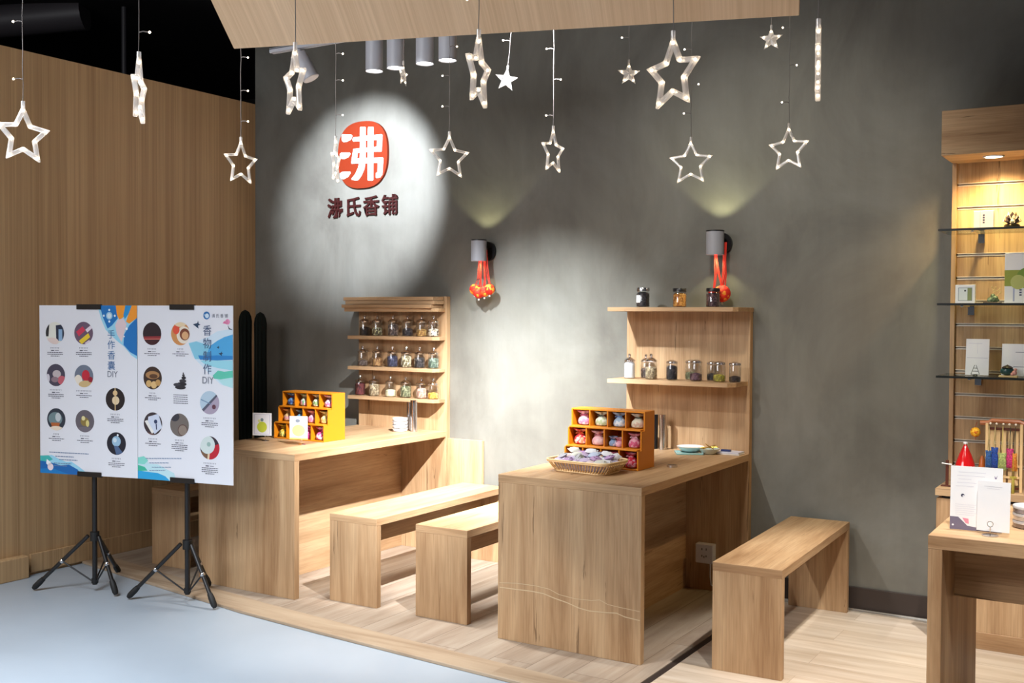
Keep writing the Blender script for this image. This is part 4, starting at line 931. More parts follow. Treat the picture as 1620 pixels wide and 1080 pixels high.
# ------------------------------------------------------------------ stepped organisers with sachets
def organiser(label, x0, yf, w_=0.385):
    t = thing('stepped_organiser', label, 'display box', (x0, yf, 0.7505), 0, 'orange stepped organisers')
    tb_ = 0.007; hs = 0.09; y_f = [0.0, 0.035, 0.07]; yb = 0.18
    m = MB()
    for sx in (0, w_ - tb_):
        P = [(y_f[0], 0), (yb, 0), (yb, 3 * hs), (y_f[2], 3 * hs), (y_f[2], 2 * hs), (y_f[1], 2 * hs), (y_f[1], hs), (y_f[0], hs)]
        n = 8; m.add([(sx, a, b) for a, b in P] + [(sx + tb_, a, b) for a, b in P], [tuple(range(n))[::-1], tuple(range(n, 2 * n))] + [(i, (i + 1) % n, n + (i + 1) % n, n + i) for i in range(n)])
        m.build('side_panel', ORANGE, t, bevel=0.001); m = MB()
    m.box((tb_, yb - 0.005, 0), (w_ - tb_, yb, 3 * hs)); m.build('back_panel', ORANGE, t)
    cells = []
    for lv in range(3):
        m = MB(); m.box((tb_, y_f[lv], lv * hs), (w_ - tb_, yb - 0.005, lv * hs + tb_)); m.build('shelf', ORANGE, t, bevel=0.0008)
        m = MB(); m.box((tb_, y_f[lv], (lv + 1) * hs - (tb_ if lv == 2 else 0.0)), (w_ - tb_, (yb - 0.005) if lv == 2 else y_f[lv + 1], (lv + 1) * hs + (0 if lv == 2 else tb_)))
        m.build('top_board', ORANGE, t, bevel=0.0008)
        cwid = (w_ - 2 * tb_ - 3 * 0.006) / 4
        for k in range(1, 4):
            x = tb_ + k * cwid + (k - 1) * 0.006
            m = MB(); m.box((x, y_f[lv] + 0.001, lv * hs + tb_), (x + 0.006, yb - 0.005, (lv + 1) * hs - (tb_ if lv == 2 else 0))); m.build('divider', ORANGE, t)
        for k in range(4):
            cells.append((x0 + tb_ + k * (cwid + 0.006) + cwid / 2, yf + y_f[lv] + 0.040, 0.7505 + lv * hs + tb_))
    return cells   # bottom row first
def cloth(name, base, dots, scale=85):
    dk = lambda c: S(*[q * 0.86 for q in c])
    return speckle(name, [dk(base)] * 3 + [dk(d) for d in dots], scale)
def pouch(label, x, y, z, base, dots, tie, rz=0.0, sc=1.0, group='fabric sachets', seed=0):
    t = thing('fabric_sachet', label, 'sachet', (x, y, z + 0.0006), rz, group)
    rr = random.Random(seed); ph = rr.uniform(0, 6)
    mt = cloth('cloth', base, dots)
    R = 0.030 * sc; H = 0.068 * sc
    f = lambda r, zz, a: r * (1 + 0.05 * math.sin(7 * a + ph) * (zz / H) + (0.28 * math.sin(5 * a + ph) if zz > H * 0.78 else 0) + 0.06 * math.sin(2 * a + ph))
    m = MB(); m.lathe([(R * 0.6, 0), (R * 0.98, H * 0.08), (R * 1.08, H * 0.25), (R * 0.95, H * 0.45), (R * 0.55, H * 0.63), (R * 0.26, H * 0.70), (R * 0.30, H * 0.75), (R * 0.72, H * 0.88), (R * 0.98, H * 1.0), (R * 0.6, H * 0.92), (0.0001, H * 0.78)], (0, 0, 0), 30, fn=f)
    m.build('pouch', mt, t, True)
    m = MB(); m.lathe([(R * 0.30, H * 0.67), (R * 0.36, H * 0.70), (R * 0.30, H * 0.735)], (0, 0, 0), 14)
    for sx in (-1, 1):
        m.tube([(0, -R * 0.34, H * 0.70), (sx * R * 0.4, -R * 0.55, H * 0.78), (sx * R * 0.65, -R * 0.5, H * 0.70), (0, -R * 0.36, H * 0.69), (sx * R * 0.35, -R * 0.75, H * 0.42)], 0.0012, 5)
    m.build('drawstring', plain('drawstring', S(*tie), 0.6), t, True)
    return t
def packet(label, x, y, z, base, dots, rz, tilt, sc=1.0, group=None, name='wrapped_packet', cat='packet', roll=0.0):
    """small crumpled cellophane-wrapped sachet"""
    t = bpy.data.objects.new(name, None); t.empty_display_size = 0.02; COL.objects.link(t); t.location = (x, y, z); t.rotation_euler = (tilt, roll, rz)
    tag(t, label, cat, group)
    nx, ny = 9, 7; w_, h_ = 0.060 * sc, 0.042 * sc; rr = random.Random(hash((round(x, 3), round(y, 3))) & 0xffff)
    vs = []; fs = []
    for s_ in (1, -1):
        for j_ in range(ny):
            for i_ in range(nx):
                u = i_ / (nx - 1) * 2 - 1; v = j_ / (ny - 1) * 2 - 1
                puff = max(0, (1 - u ** 4) * (1 - v ** 4)) * 0.010 * sc + (rr.uniform(-.0016, .0016) if abs(u) < 1 and abs(v) < 1 else 0)
                pin = 1 - 0.22 * (1 - abs(abs(u) - 0.75) / 0.25) * (1 if abs(u) > 0.5 else 0)
                vs.append((u * w_ / 2, v * h_ / 2 * pin, 0.012 * sc + s_ * puff))
    for s_ in range(2):
        for j_ in range(ny - 1):
            for i_ in range(nx - 1):
                a = s_ * nx * ny + j_ * nx + i_; q = (a, a + 1, a + nx + 1, a + nx); fs.append(q if s_ == 0 else q[::-1])
    m = MB(); m.add(vs, fs); m.build('wrapper', cloth('wrapper_print', base, dots, 45), t, True)
    m = MB(); m.tube([(w_ * 0.34, -h_ * 0.3, 0.014 * sc), (w_ * 0.36, 0, 0.0225 * sc), (w_ * 0.34, h_ * 0.3, 0.014 * sc)], 0.0014, 5); m.build('tie', PAPER, t, True)
    return t
CREAM = (236, 226, 200)
cellsA = organiser('orange stepped wooden organiser with sachets on the left table', -4.448, -0.90)
cellsB = organiser('orange stepped wooden organiser with sachets behind the wicker basket', -2.500, -0.935, 0.392)
GA = 'sachets in the organiser on the left table'; GBs = 'sachets in the organiser on the front table'
defA = [ # bottom row, middle row, top row
 ('yellow flowered', (240, 190, 30), [(250, 230, 120), (120, 130, 60)], (240, 200, 60)), ('orange yellow', (245, 170, 40), [(250, 210, 110)], (230, 160, 40)), ('magenta', (226, 40, 140), [(250, 170, 220), (180, 20, 110)], (240, 160, 210)), ('hot pink and white', (236, 70, 140), [(250, 200, 230), (255, 240, 245)], (150, 20, 110)),
 ('peach and yellow', (246, 206, 140), [(240, 170, 180)], (230, 180, 90)), ('light blue bird print', (120, 176, 214), [(60, 100, 160), (220, 235, 245)], (60, 90, 140)), ('pale pink', (244, 184, 196), [(226, 120, 150)], (230, 120, 150)), ('pale yellow', (246, 230, 160), [(200, 170, 90)], (220, 190, 110)),
 ('blue and white', (110, 160, 216), [(230, 240, 250), (50, 80, 150)], (220, 90, 60)), ('white with green leaves', (228, 236, 220), [(120, 176, 130), (240, 160, 180)], (140, 180, 140)), ('cream with black ribbon', (236, 232, 204), [(150, 180, 120)], (40, 44, 50)), ('white and pink', (240, 212, 226), [(230, 120, 160)], (90, 40, 60))]
defB = [
 ('lilac', (200, 170, 214), [(240, 230, 245)], (160, 110, 170)), ('crimson', (190, 30, 60), [(230, 110, 130)], (240, 180, 190)), ('rose', (226, 120, 150), [(250, 220, 230)], (200, 60, 100)), ('red and pink ribboned', (214, 26, 60), [(245, 130, 150), (230, 170, 190)], (245, 160, 180)),
 ('scarlet and orange', (220, 40, 50), [(245, 160, 120), (250, 210, 200)], (240, 120, 60)), ('plain pale pink', (244, 190, 194), [(250, 214, 216)], (214, 130, 140)), ('blue and lavender', (150, 176, 214), [(230, 220, 240)], (60, 80, 120)), ('pink with a small dot print', (240, 170, 186), [(220, 90, 130)], (250, 200, 210)),
 ('pink and white', (240, 200, 214), [(226, 130, 160)], (226, 120, 160)), ('cream and pale green', (230, 234, 210), [(190, 206, 160)], (60, 70, 60)), ('light blue and white', (176, 204, 230), [(240, 245, 250)], (110, 150, 200)), ('cream with dark green ribbon', (238, 230, 206), [(226, 190, 170)], (60, 80, 66))]
rown = ['bottom', 'middle', 'top']
for k, (c, d_) in enumerate(zip(cellsA, defA)):
    if k == 1: continue
    pouch('%s sachet in the %s row of the left organiser' % (d_[0], rown[k // 4]), c[0], c[1], c[2], d_[1], d_[2], d_[3], 0.3 * (k % 3 - 1), 1.08 if k < 4 else 1.02, GA, k)
pouch('orange yellow sachet in the bottom row behind the standing card', cellsA[1][0], cellsA[1][1], cellsA[1][2], *defA[1][1:], 0, 1.1, GA, 1)
for k, (c, d_) in enumerate(zip(cellsB, defB)):
    if k in (0, 1, 2): lab = '%s sachet in the bottom row of the front organiser, behind the basket' % d_[0]
    else: lab = '%s sachet in the %s row of the front organiser' % (d_[0], rown[k // 4])
    pouch(lab, c[0] - (0.017 if k == 6 else 0), c[1], c[2], d_[1], d_[2], d_[3], 0.35 * (k % 3 - 1), (1.1 if k in (3, 4) else 1.02 if k != 6 else 0.70), GBs, 30 + k)
c = cellsB[6]; pouch('small pink sachet squeezed beside the blue and lavender one', c[0] + 0.021, c[1] - 0.012, c[2], (240, 170, 190), [(250, 220, 230)], (220, 110, 140), 0.2, 0.66, GBs, 77)

# standing cards on the left table
def card(label, x, y, w_, h_, z0, ink, rz=0.0, tilt=0.0, name='card_holder'):
    t = thing(name, label, 'card', (x, y, 0.7505), rz, 'printed cards in clip stands')
    m = MB(); m.lathe([(0.022, 0), (0.022, 0.003), (0.0001, 0.004)], (0.015, 0.01, 0), 20); m.tube([(0.015, 0.01, 0.003), (0.015, 0.004, z0 + 0.02)], 0.0016, 6); m.build('clip_stand', CHROME, t, True)
    cv = Canvas(w_, h_)
    m = MB(); m.box((-w_ / 2, -0.0012, z0), (w_ / 2, 0, z0 + h_)); cd_ = m.build('card', PAPER, t)
    ink(cv); o = cv.build('print', cd_, loc=(-w_ / 2, -0.0012, z0))
    return t
def inkA(cv):
    w_, h_ = cv.w, cv.h
    cv.rect(w_ * .08, h_ * .06, w_ * .92, h_ * .94, C(206, 208, 226)); cv.rect(w_ * .11, h_ * .08, w_ * .89, h_ * .92, C(240, 240, 246), 2)
    cv.circ(w_ * .5, h_ * .62, w_ * .26, C(206, 216, 70), 3, rv=h_ * .24); cv.circ(w_ * .5, h_ * .3, w_ * .08, C(120, 140, 150), 3); cv.circ(w_ * .35, h_ * .35, w_ * .07, C(226, 230, 150), 3)
def inkB(cv):
    w_, h_ = cv.w, cv.h
    cv.circ(w_ * .5, h_ * .62, w_ * .36, C(240, 226, 140), 1, rv=h_ * .25); cv.circ(w_ * .45, h_ * .55, w_ * .2, C(226, 200, 140), 2); cv.circ(w_ * .45, h_ * .2, w_ * .13, C(130, 140, 156), 1, rv=h_ * .07); cv.rect(0, h_ * .93, w_, h_, C(244, 230, 120), 1)
card('small card with a yellow-green drawing standing at the left end of the left table', -4.392, -1.05, 0.115, 0.128, 0.032, inkA, 0.35)
card('small card with a yellow drawing standing before the left organiser', -4.105, -1.06, 0.105, 0.128, 0.030, inkB, 0.35)

# bowls and steel tubes on the left table
for k in range(4):
    t_ = None
    m = MB(); m.lathe([(0.036, 0), (0.043, 0.003), (0.0475, 0.012), (0.0485, 0.0196), (0.0495, 0.0205), (0.046, 0.0205), (0.043, 0.012), (0.034, 0.0065), (0.0001, 0.006)], (0, 0, 0), 28)
    o = m.build('white_bowl', WHITE, None, True, loc=(-4.062, -0.205, 0.751 + k * 0.0208))
    tag(o, ['lowest white bowl of the stack on the left table', 'second white bowl from the bottom of the stack on the left table', 'third white bowl from the bottom of the stack on the left table', 'topmost white bowl of the stack on the left table'][k], 'bowl', 'stack of white bowls')
def steel_tube(label, x, y, h, r=0.021):
    t = thing('steel_tube', label, 'tube', (x, y, 0.7506), 0, 'brushed steel tubes')
    m = MB(); m.lathe([(r, 0), (r, h), (r * 0.9, h)], (0, 0, 0), 28); m.build('tube_body', STEEL, t, True)
    m = MB(); m.lathe([(r * 1.03, h - 0.012), (r * 1.03, h + 0.003), (r * 0.8, h + 0.004), (0.0001, h + 0.004)], (0, 0, 0), 28); m.build('cap', CHROME, t, True)
steel_tube('brushed steel tube behind the white bowls, left of its pair', -4.055, -0.115, 0.188, 0.019)
steel_tube('brushed steel tube right of the white bowls, nearer of its pair', -3.985, -0.165, 0.190, 0.022)
steel_tube('brushed steel tube beside the front organiser', -2.345, -0.12, 0.185, 0.018)
m = MB(); m.lathe([(0.022, 0), (0.022, 0.185), (0.0001, 0.186)], (0, 0, 0), 24); o = m.build('black_tube', BLACK, None, True, loc=(-2.400, -0.11, 0.7506)); tag(o, 'black tube standing left of the steel tube behind the front organiser', 'tube')
t = thing('beaded_holder', 'tall holder of pale stacked beads just behind the front organiser', 'holder', (-2.452, -0.15, 0.7506))
for k in range(8):
    m = MB(); m.ball((0, 0, 0.011 + k * 0.0212), 0.014, 12, sz=0.8); m.build('bead', plain('pale_bead', S(*((222, 206, 150) if k > 3 else (180, 140, 100))), 0.4), t, True)

# basket
t = thing('wicker_basket', 'shallow wicker basket full of wrapped sachets on the front table', 'basket', (-2.305, -1.068, 0.7505), math.radians(-5))
WICK = speckle('wicker', [S(236, 200, 140), S(220, 176, 112), S(244, 214, 160)], 120); WICKD = plain('wicker_light', S(240, 208, 158), 0.6)
def rrect(a, b, rad, n=6):
    P = []
    for (cx, cy, s0) in ((a - rad, b - rad, 0), (-a + rad, b - rad, PI / 2), (-a + rad, -b + rad, PI), (a - rad, -b + rad, 1.5 * PI)):
        for k in range(n + 1): P.append((cx + rad * math.cos(s0 + k * PI / 2 / n), cy + rad * math.sin(s0 + k * PI / 2 / n)))
    return P
def samp(P, N_):
    Q = P + [P[0]]; L_ = [0]
    for a, b in zip(Q, Q[1:]): L_.append(L_[-1] + math.dist(a, b))
    out = []; j_ = 0
    for i in range(N_):
        s_ = L_[-1] * i / N_
        while L_[j_ + 1] < s_: j_ += 1
        f_ = (s_ - L_[j_]) / max(1e-9, L_[j_ + 1] - L_[j_]); out.append((Q[j_][0] + (Q[j_ + 1][0] - Q[j_][0]) * f_, Q[j_][1] + (Q[j_ + 1][1] - Q[j_][1]) * f_))
    return out
NB = 64; top_ = samp(rrect(0.168, 0.118, 0.05), NB); bot_ = samp(rrect(0.135, 0.085, 0.04), NB)
m = MB()
for (a, b) in zip(top_, bot_):
    m.tube([(b[0], b[1], 0.004), ((a[0] + b[0]) / 2 * 1.01, (a[1] + b[1]) / 2 * 1.01, 0.028), (a[0], a[1], 0.056)], 0.0026, 6)
m.build('wicker_stakes', WICK, t, True)
m = MB(); 
for (P_, z_, r_) in ((top_, 0.056, 0.0042), (top_, 0.049, 0.003), (bot_, 0.0045, 0.0045), (bot_, 0.011, 0.003)):
    m.tube([(x, y, z_) for x, y in P_ + P_[:2]], r_, 8, cap=False)
m.build('rim', WICKD, t, True)
m = MB(); m.add([(x, y, 0.003) for x, y in bot_], [tuple(range(NB))]); m.build('base', WICK, t)
liner = MB(); lt = samp(rrect(0.158, 0.108, 0.05), 48); lb = samp(rrect(0.125, 0.075, 0.04), 48)
liner.add([(x, y, 0.006) for x, y in lb] + [(x, y, 0.05 + 0.006 * math.sin(i * 1.3)) for i, (x, y) in enumerate(lt)], [tuple(range(48))] + [(i, (i + 1) % 48, 48 + (i + 1) % 48, 48 + i) for i in range(48)])
liner.build('cloth_liner', plain('lilac_lining', S(206, 198, 222), 0.8), t, True)
GP = 'wrapped packets heaped in the wicker basket'
pal = [('white and navy', (238, 238, 246), [(50, 50, 110), (200, 205, 230)]), ('lilac', (206, 190, 224), [(236, 228, 244)]), ('purple flowered', (196, 160, 206), [(90, 50, 110), (240, 230, 245)]), ('pale blue', (196, 208, 232), [(230, 236, 246)]), ('red and cream', (236, 214, 214), [(206, 70, 70)]),
       ('grey patterned', (196, 196, 204), [(120, 120, 110), (236, 236, 236)]), ('white silver', (240, 240, 246), [(214, 216, 230)]), ('olive and white', (226, 226, 214), [(130, 130, 90)])]
ccx, ccy, ca = -2.305, -1.068, math.radians(-5)
spots_ = []
rr = random.Random(21)
gx = [-0.110, -0.066, -0.022, 0.022, 0.066, 0.110]; gy = [-0.062, -0.021, 0.021, 0.062]
PLC = [('front row', 0), ('second row', 1), ('third row', 2), ('back row', 3)]
PX = ['left end', 'second from left', 'just left of centre', 'just right of centre', 'second from right', 'right end']
for j_, y_ in enumerate(gy):
    for i_, x_ in enumerate(gx):
        dx = x_ + rr.uniform(-.006, .006); dy = y_ + rr.uniform(-.005, .005); zz = 0.7505 + 0.032 + 0.009 * j_ + rr.uniform(-.002, .006) + 0.010 * ((i_ + j_) % 2)
        X_ = ccx + dx * math.cos(ca) - dy * math.sin(ca); Y_ = ccy + dx * math.sin(ca) + dy * math.cos(ca)
        nm, b_, d_ = pal[(i_ * 3 + j_ * 5 + (i_ * j_) % 3) % len(pal)]
        if j_ == 0 and i_ < 3: nm, b_, d_ = pal[2] if i_ == 1 else pal[1]
        if i_ == 0 and j_ == 2: nm, b_, d_ = pal[4]
        if j_ == 3 and i_ > 1: nm, b_, d_ = pal[6] if i_ != 3 else pal[0]
        packet('%s wrapped packet, %s of the basket %s' % (nm, PX[i_], PLC[j_][0]), X_, Y_, zz, b_, d_, rr.uniform(-1.2, 1.2), rr.uniform(0.1, 0.5), 0.98, GP, roll=rr.uniform(-.35, .35))

# small things on the front table
t = thing('square_tray', 'teal glazed square tray under the white dish on the front table', 'tray', (-2.16, -0.20, 0.7506), 0.5)
m = MB(); m.box((-0.07, -0.06, 0), (0.07, 0.06, 0.004)); m.build('tray_base', plain('teal_glaze', S(120, 176, 176), 0.2), t, bevel=0.001)
m = MB(); m.box((-0.07, -0.06, 0.0041), (0.07, -0.055, 0.008)); m.box((-0.07, 0.055, 0.0041), (0.07, 0.06, 0.008)); m.box((-0.07, -0.055, 0.0041), (-0.065, 0.055, 0.008)); m.box((0.065, -0.055, 0.0041), (0.07, 0.055, 0.008)); m.build('tray_rim', plain('teal_rim', S(170, 206, 206), 0.2), t)
m = MB(); m.lathe([(0.040, 0), (0.045, 0.003), (0.070, 0.022), (0.073, 0.026), (0.069, 0.026), (0.040, 0.007), (0.0001, 0.006)], (0, 0, 0), 30)
o = m.build('white_dish', WHITE, None, True, loc=(-2.165, -0.165, 0.7592)); tag(o, 'round white dish on the teal tray', 'dish')
m = MB(); m.box((-0.05, -0.035, 0), (0.05, 0.035, 0.012)); o = m.build('folded_cloth', plain('cream_cloth', S(232, 222, 204), 0.8), None, bevel=0.004, loc=(-2.165, -0.163, 0.7660)); tag(o, 'folded cream cloth lying in the round white dish', 'cloth')
t = thing('tool_bowl', 'pale grey bowl holding gold sticks and spoons on the front table', 'bowl', (-2.060, -0.165, 0.7506))
m = MB(); m.lathe([(0.028, 0), (0.032, 0.003), (0.052, 0.024), (0.055, 0.030), (0.051, 0.030), (0.030, 0.008), (0.0001, 0.007)], (0, 0, 0), 30); m.build('bowl_body', plain('celadon', S(190, 200, 190), 0.25), t, True)
GOLD = plain('brass', S(200, 160, 70), 0.3, 0.9)
for a in (0.0, 0.5, 1.2, 2.4):
    m = MB(); ca_, sa_ = math.cos(a), math.sin(a); m.tube([(-0.046 * ca_, -0.046 * sa_, 0.028), (0.045 * ca_, 0.045 * sa_, 0.034 + 0.004 * a)], 0.0028, 6)
    o = m.build('brass_stick', GOLD, None, True, loc=(-2.060, -0.165, 0.7545 + 0.0)); tag(o, ['brass stick lying straight across the pale grey bowl', 'brass stick lying aslant in the pale grey bowl', 'brass stick pointing to the wall in the pale grey bowl', 'brass stick crossing the others in the pale grey bowl'][[0.0, 0.5, 1.2, 2.4].index(a)], 'stick', 'brass sticks in the grey bowl')
for k, (dx, dz, w2, colr, lb) in enumerate(((0, 0, 0.15, (222, 214, 206), 'lower white booklet by the wall end of the front table'), (0.006, 0.0075, 0.13, (206, 206, 222), 'upper pale booklet lying on the lower white booklet'))):
    m = MB(); m.box((-w2 / 2, -0.045, 0.0004), (w2 / 2, 0.045, 0.0068)); o = m.build('booklet', plain('booklet_cover', S(*colr), 0.5), None, bevel=0.0006, loc=(-1.978 + dx, -0.105, 0.7506 + dz)); tag(o, lb, 'booklet', 'booklets on the front table')
m = MB(); m.box((-0.025, -0.011, 0), (0.025, 0.011, 0.010)); o = m.build('blue_box', plain('navy', S(40, 54, 104), 0.4), None, bevel=0.001, loc=(-1.985, -0.12, 0.7656)); tag(o, 'small navy blue box on top of the booklets', 'box')
m = MB(); m.lathe([(0.021, 0), (0.0255, 0.0), (0.0255, 0.010), (0.021, 0.010), (0.021, 0)], (0, 0, 0), 32); m.f = [f for f in m.f if len(f) == 4]; m.m = m.m[:len(m.f)]; m.c = m.c[:len(m.f)]
o = m.build('metal_ring', STEEL, None, True, loc=(-2.033, -0.715, 0.7506)); tag(o, 'small round metal ring lid lying alone on the front table', 'ring lid')

# ------------------------------------------------------------------ things in the cabinet
def frame_box(label, x, y, z, w_, h_, ink, d=0.03):
    t = thing('white_gift_box', label, 'box', (x, y, z), 0, 'white boxes and prints in the cabinet')
    m = MB(); m.box((0, 0, 0), (w_, d, h_)); b_ = m.build('box_body', PAPER, t, bevel=0.001)
    cv = Canvas(w_, h_); ink(cv); cv.build('print', t)
def ink1(cv): cv.rect(cv.w * .33, 0, cv.w * .345, cv.h, C(150, 150, 175)); [cv.rect(cv.w * .46, cv.h * (.2 + .13 * k), cv.w * .56, cv.h * (.28 + .13 * k), C(90, 90, 120)) for k in range(4)]
def ink2(cv):
    w_, h_ = cv.w, cv.h
    cv.rect(w_ * .15, h_ * .15, w_ * .86, h_ * .86, C(130, 140, 150)); cv.rect(w_ * .18, h_ * .18, w_ * .83, h_ * .83, C(226, 232, 232), 2); cv.rect(w_ * .62, h_ * .18, w_ * .83, h_ * .83, C(140, 150, 96), 3); cv.circ(w_ * .5, h_ * .32, w_ * .05, C(60, 66, 70), 3)
def ink3(cv):
    w_, h_ = cv.w, cv.h
    cv.rect(0, h_ * .34, w_, h_ * .66, C(150, 160, 60)); cv.circ(w_ * .6, h_ * .5, w_ * .3, C(120, 150, 50), 2); cv.circ(w_ * .35, h_ * .58, w_ * .2, C(186, 190, 110), 3); cv.rect(w_ * .22, h_ * .70, w_ * .26, h_ * .96, C(170, 176, 210)); [cv.rect(w_ * .38, h_ * (.72 + .05 * k), w_ * .44, h_ * (.75 + .05 * k), C(90, 90, 120)) for k in range(3)]
frame_box('small white box with a vertical line on the upper glass shelf', -0.786, -0.21, 1.869, 0.083, 0.085, ink1)
frame_box('small white framed print at the left end of the middle glass shelf', -0.858, -0.22, 1.535, 0.084, 0.085, ink2)
frame_box('tall white box with a green picture band on the middle glass shelf', -0.652, -0.22, 1.535, 0.16, 0.225, ink3)
def ink4(cv):
    w_, h_ = cv.w, cv.h
    cv.rect(w_ * .05, h_ * .52, w_ * .95, h_ * .53, C(190, 190, 205)); cv.rect(w_ * .12, h_ * .12, w_ * .7, h_ * .13, C(205, 205, 220)); cv.rect(w_ * .5, h_ * .1, w_ * .51, h_ * .4, C(205, 205, 220))
def ink5(cv): cv.rect(cv.w * .35, cv.h * .25, cv.w, cv.h * .27, C(150, 150, 165)); cv.rect(cv.w * .3, cv.h * .7, cv.w, cv.h * .72, C(130, 130, 145))
def leaning(label, x, y, z, w_, h_, ink, lean=0.12):
    t = bpy.data.objects.new('printed_sheet', None); COL.objects.link(t); t.empty_display_size = 0.02; t.location = (x, y, z + 0.0005); t.rotation_euler = (-lean, 0, 0)
    tag(t, label, 'printed sheet', 'white prints on the lower glass shelf')
    m = MB(); m.box((0, 0, 0), (w_, 0.002, h_)); m.build('sheet', PAPER, t); cv = Canvas(w_, h_); ink(cv); cv.build('print', t)
leaning('tall white printed sheet standing left on the lower glass shelf', -0.812, -0.21, 1.209, 0.098, 0.165, ink4)
leaning('wide white printed sheet standing behind the green incense burner', -0.662, -0.20, 1.209, 0.16, 0.145, ink5)
# ornament with dark feathery petals (upper shelf)
t = thing('lotus_ornament', 'black and white petalled ornament on the upper glass shelf', 'ornament', (-0.628, -0.20, 1.8688))
m = MB(); m.lathe([(0.022, 0), (0.028, 0.004), (0.034, 0.014), (0.030, 0.02), (0.0001, 0.022)], (0, 0, 0), 24); m.build('dish', plain('dark_bronze', S(60, 56, 40), 0.35, 0.6), t, True)
PET = [plain('petal_dark', S(44, 34, 44), 0.4), plain('petal_pale', S(206, 198, 180), 0.4)]
for ring, (cnt, rad, z0, z1) in enumerate(((9, 0.036, 0.018, 0.045), (8, 0.030, 0.030, 0.062), (6, 0.018, 0.045, 0.076))):
    for k in range(cnt):
        a = 2 * PI * k / cnt + ring * 0.35; c_, s_ = math.cos(a), math.sin(a); m = MB()
        B0 = Vector((0.010 * c_, 0.010 * s_, z0)); M_ = Vector((rad * c_, rad * s_, (z0 + z1) / 2)); Tt = Vector((rad * 0.95 * c_, rad * 0.95 * s_, z1)); sd = Vector((-s_, c_, 0)) * 0.010; nn = Vector((c_, s_, 0)) * 0.003
        m.add([B0 - sd * .5, B0 + sd * .5, M_ + sd, Tt, M_ - sd, M_ + nn, B0 + nn], [(0, 6, 5, 4), (6, 1, 2, 5), (4, 5, 3), (5, 2, 3), (0, 4, 3, 2, 1)])
        m.build('petal', PET[(k + ring) % 2], t, True)
# green plant ornament (middle shelf)
t = thing('miniature_landscape', 'small green rock and twig ornament on the middle glass shelf', 'ornament', (-0.700, -0.20, 1.5348))
m = MB(); m.box((-0.04, -0.018, 0), (0.035, 0.018, 0.006)); m.build('stand', plain('dark_stand', S(40, 24, 20), 0.4), t, bevel=0.001)
GR = speckle('moss_rock', [S(110, 130, 100), S(150, 166, 136), S(80, 96, 66)], 160)
for (x_, z_, r_) in ((-0.012, 0.016, 0.014), (0.006, 0.020, 0.016), (0.016, 0.014, 0.010), (-0.002, 0.034, 0.010)):
    m = MB(); m.ball((x_, 0, z_), r_, 10); m.build('rock', GR, t, True)
for (x1, z1, x2, z2) in ((0.004, 0.03, -0.006, 0.075), (-0.001, 0.05, 0.028, 0.066), (0.006, 0.03, 0.03, 0.05), (-0.002, 0.06, 0.010, 0.072)):
    m = MB(); m.tube([(x1, 0, z1), ((x1 + x2) / 2 + .003, 0.002, (z1 + z2) / 2), (x2, 0, z2)], 0.0018, 5); m.ball((x2, 0, z2), 0.004, 6); m.build('twig', plain('pale_twig', S(216, 190, 130), 0.5), t, True)
# incense burner (lower shelf)
t = thing('incense_burner', 'dark green incense burner with pink figure on a pale stand on the lower glass shelf', 'incense burner', (-0.625, -0.265, 1.2078))
m = MB(); m.box((-0.038, -0.022, 0), (0.038, 0.022, 0.007)); m.build('stand', plain('pale_wood_stand', S(226, 196, 140), 0.5), t, bevel=0.001)
m = MB(); m.ball((-0.004, 0, 0.026), 0.024, 16, sz=0.8); m.v = [(x * 1.25, y, z) for x, y, z in m.v]; m.build('burner_body', plain('dark_teal_glaze', S(44, 78, 76), 0.25), t, True)
m = MB(); m.lathe([(0.022, 0.039), (0.024, 0.042), (0.016, 0.048), (0.006, 0.052), (0.0001, 0.056)], (-0.004, 0, 0), 18); m.build('lid', plain('dark_brown_lid', S(52, 36, 36), 0.35), t, True)
m = MB(); m.ball((0.026, -0.012, 0.020), 0.011, 10); m.ball((0.030, -0.014, 0.034), 0.007, 10); m.ball((0.018, -0.016, 0.014), 0.008, 10); m.build('pink_figure', plain('pink_ceramic', S(226, 160, 150), 0.4), t, True)
t = thing('incense_cone_holder', 'tiny silver triangular stand in front of the tall printed sheet', 'holder', (-0.760, -0.275, 1.2078))
m = MB()
for k in range(3):
    w_ = 0.018 - k * 0.005; z_ = 0.008 + k * 0.014; m.tube([(-w_, 0, z_), (w_, 0, z_)], 0.0014, 5); m.tube([(-w_, 0, z_), (-w_ + .005, 0, z_ + .014)], 0.0014, 5); m.tube([(w_, 0, z_), (w_ - .005, 0, z_ + .014)], 0.0014, 5)
m.build('wire_triangle', CHROME, t, True)
m = MB(); m.lathe([(0.010, 0), (0.012, 0.003), (0.006, 0.008), (0.0001, 0.009)], (0, 0, 0), 14); m.build('foot', BLACK, t, True)
# rack with hanging sachets, on the cabinet base
t = thing('hanging_rack', 'pale wooden rack with a curved top bar hung with coloured sachets', 'rack', (-0.735, -0.285, 0.7006))
LW = plain('pale_pine', S(226, 190, 136), 0.5); DW = plain('dark_rosewood', S(84, 40, 26), 0.35)
pts = [(0.0, 0, 0.300), (0.035, 0, 0.302), (0.05, 0, 0.312), (0.16, 0, 0.312), (0.18, 0, 0.304), (0.26, 0, 0.300)]
m = MB(); m.tube(pts, 0.010, 8); m.build('top_bar', plain('reddish_bar', S(176, 104, 62), 0.35), t, True)
m = MB(); m.box((0.03, -0.006, 0.272), (0.17, 0.006, 0.283)); m.build('cross_bar', DW, t, bevel=0.001)
for x_ in (0.030, 0.170):
    m = MB(); m.box((x_ - 0.006, -0.010, 0.0), (x_ + 0.006, 0.010, 0.302)); m.build('post', LW, t, bevel=0.001)
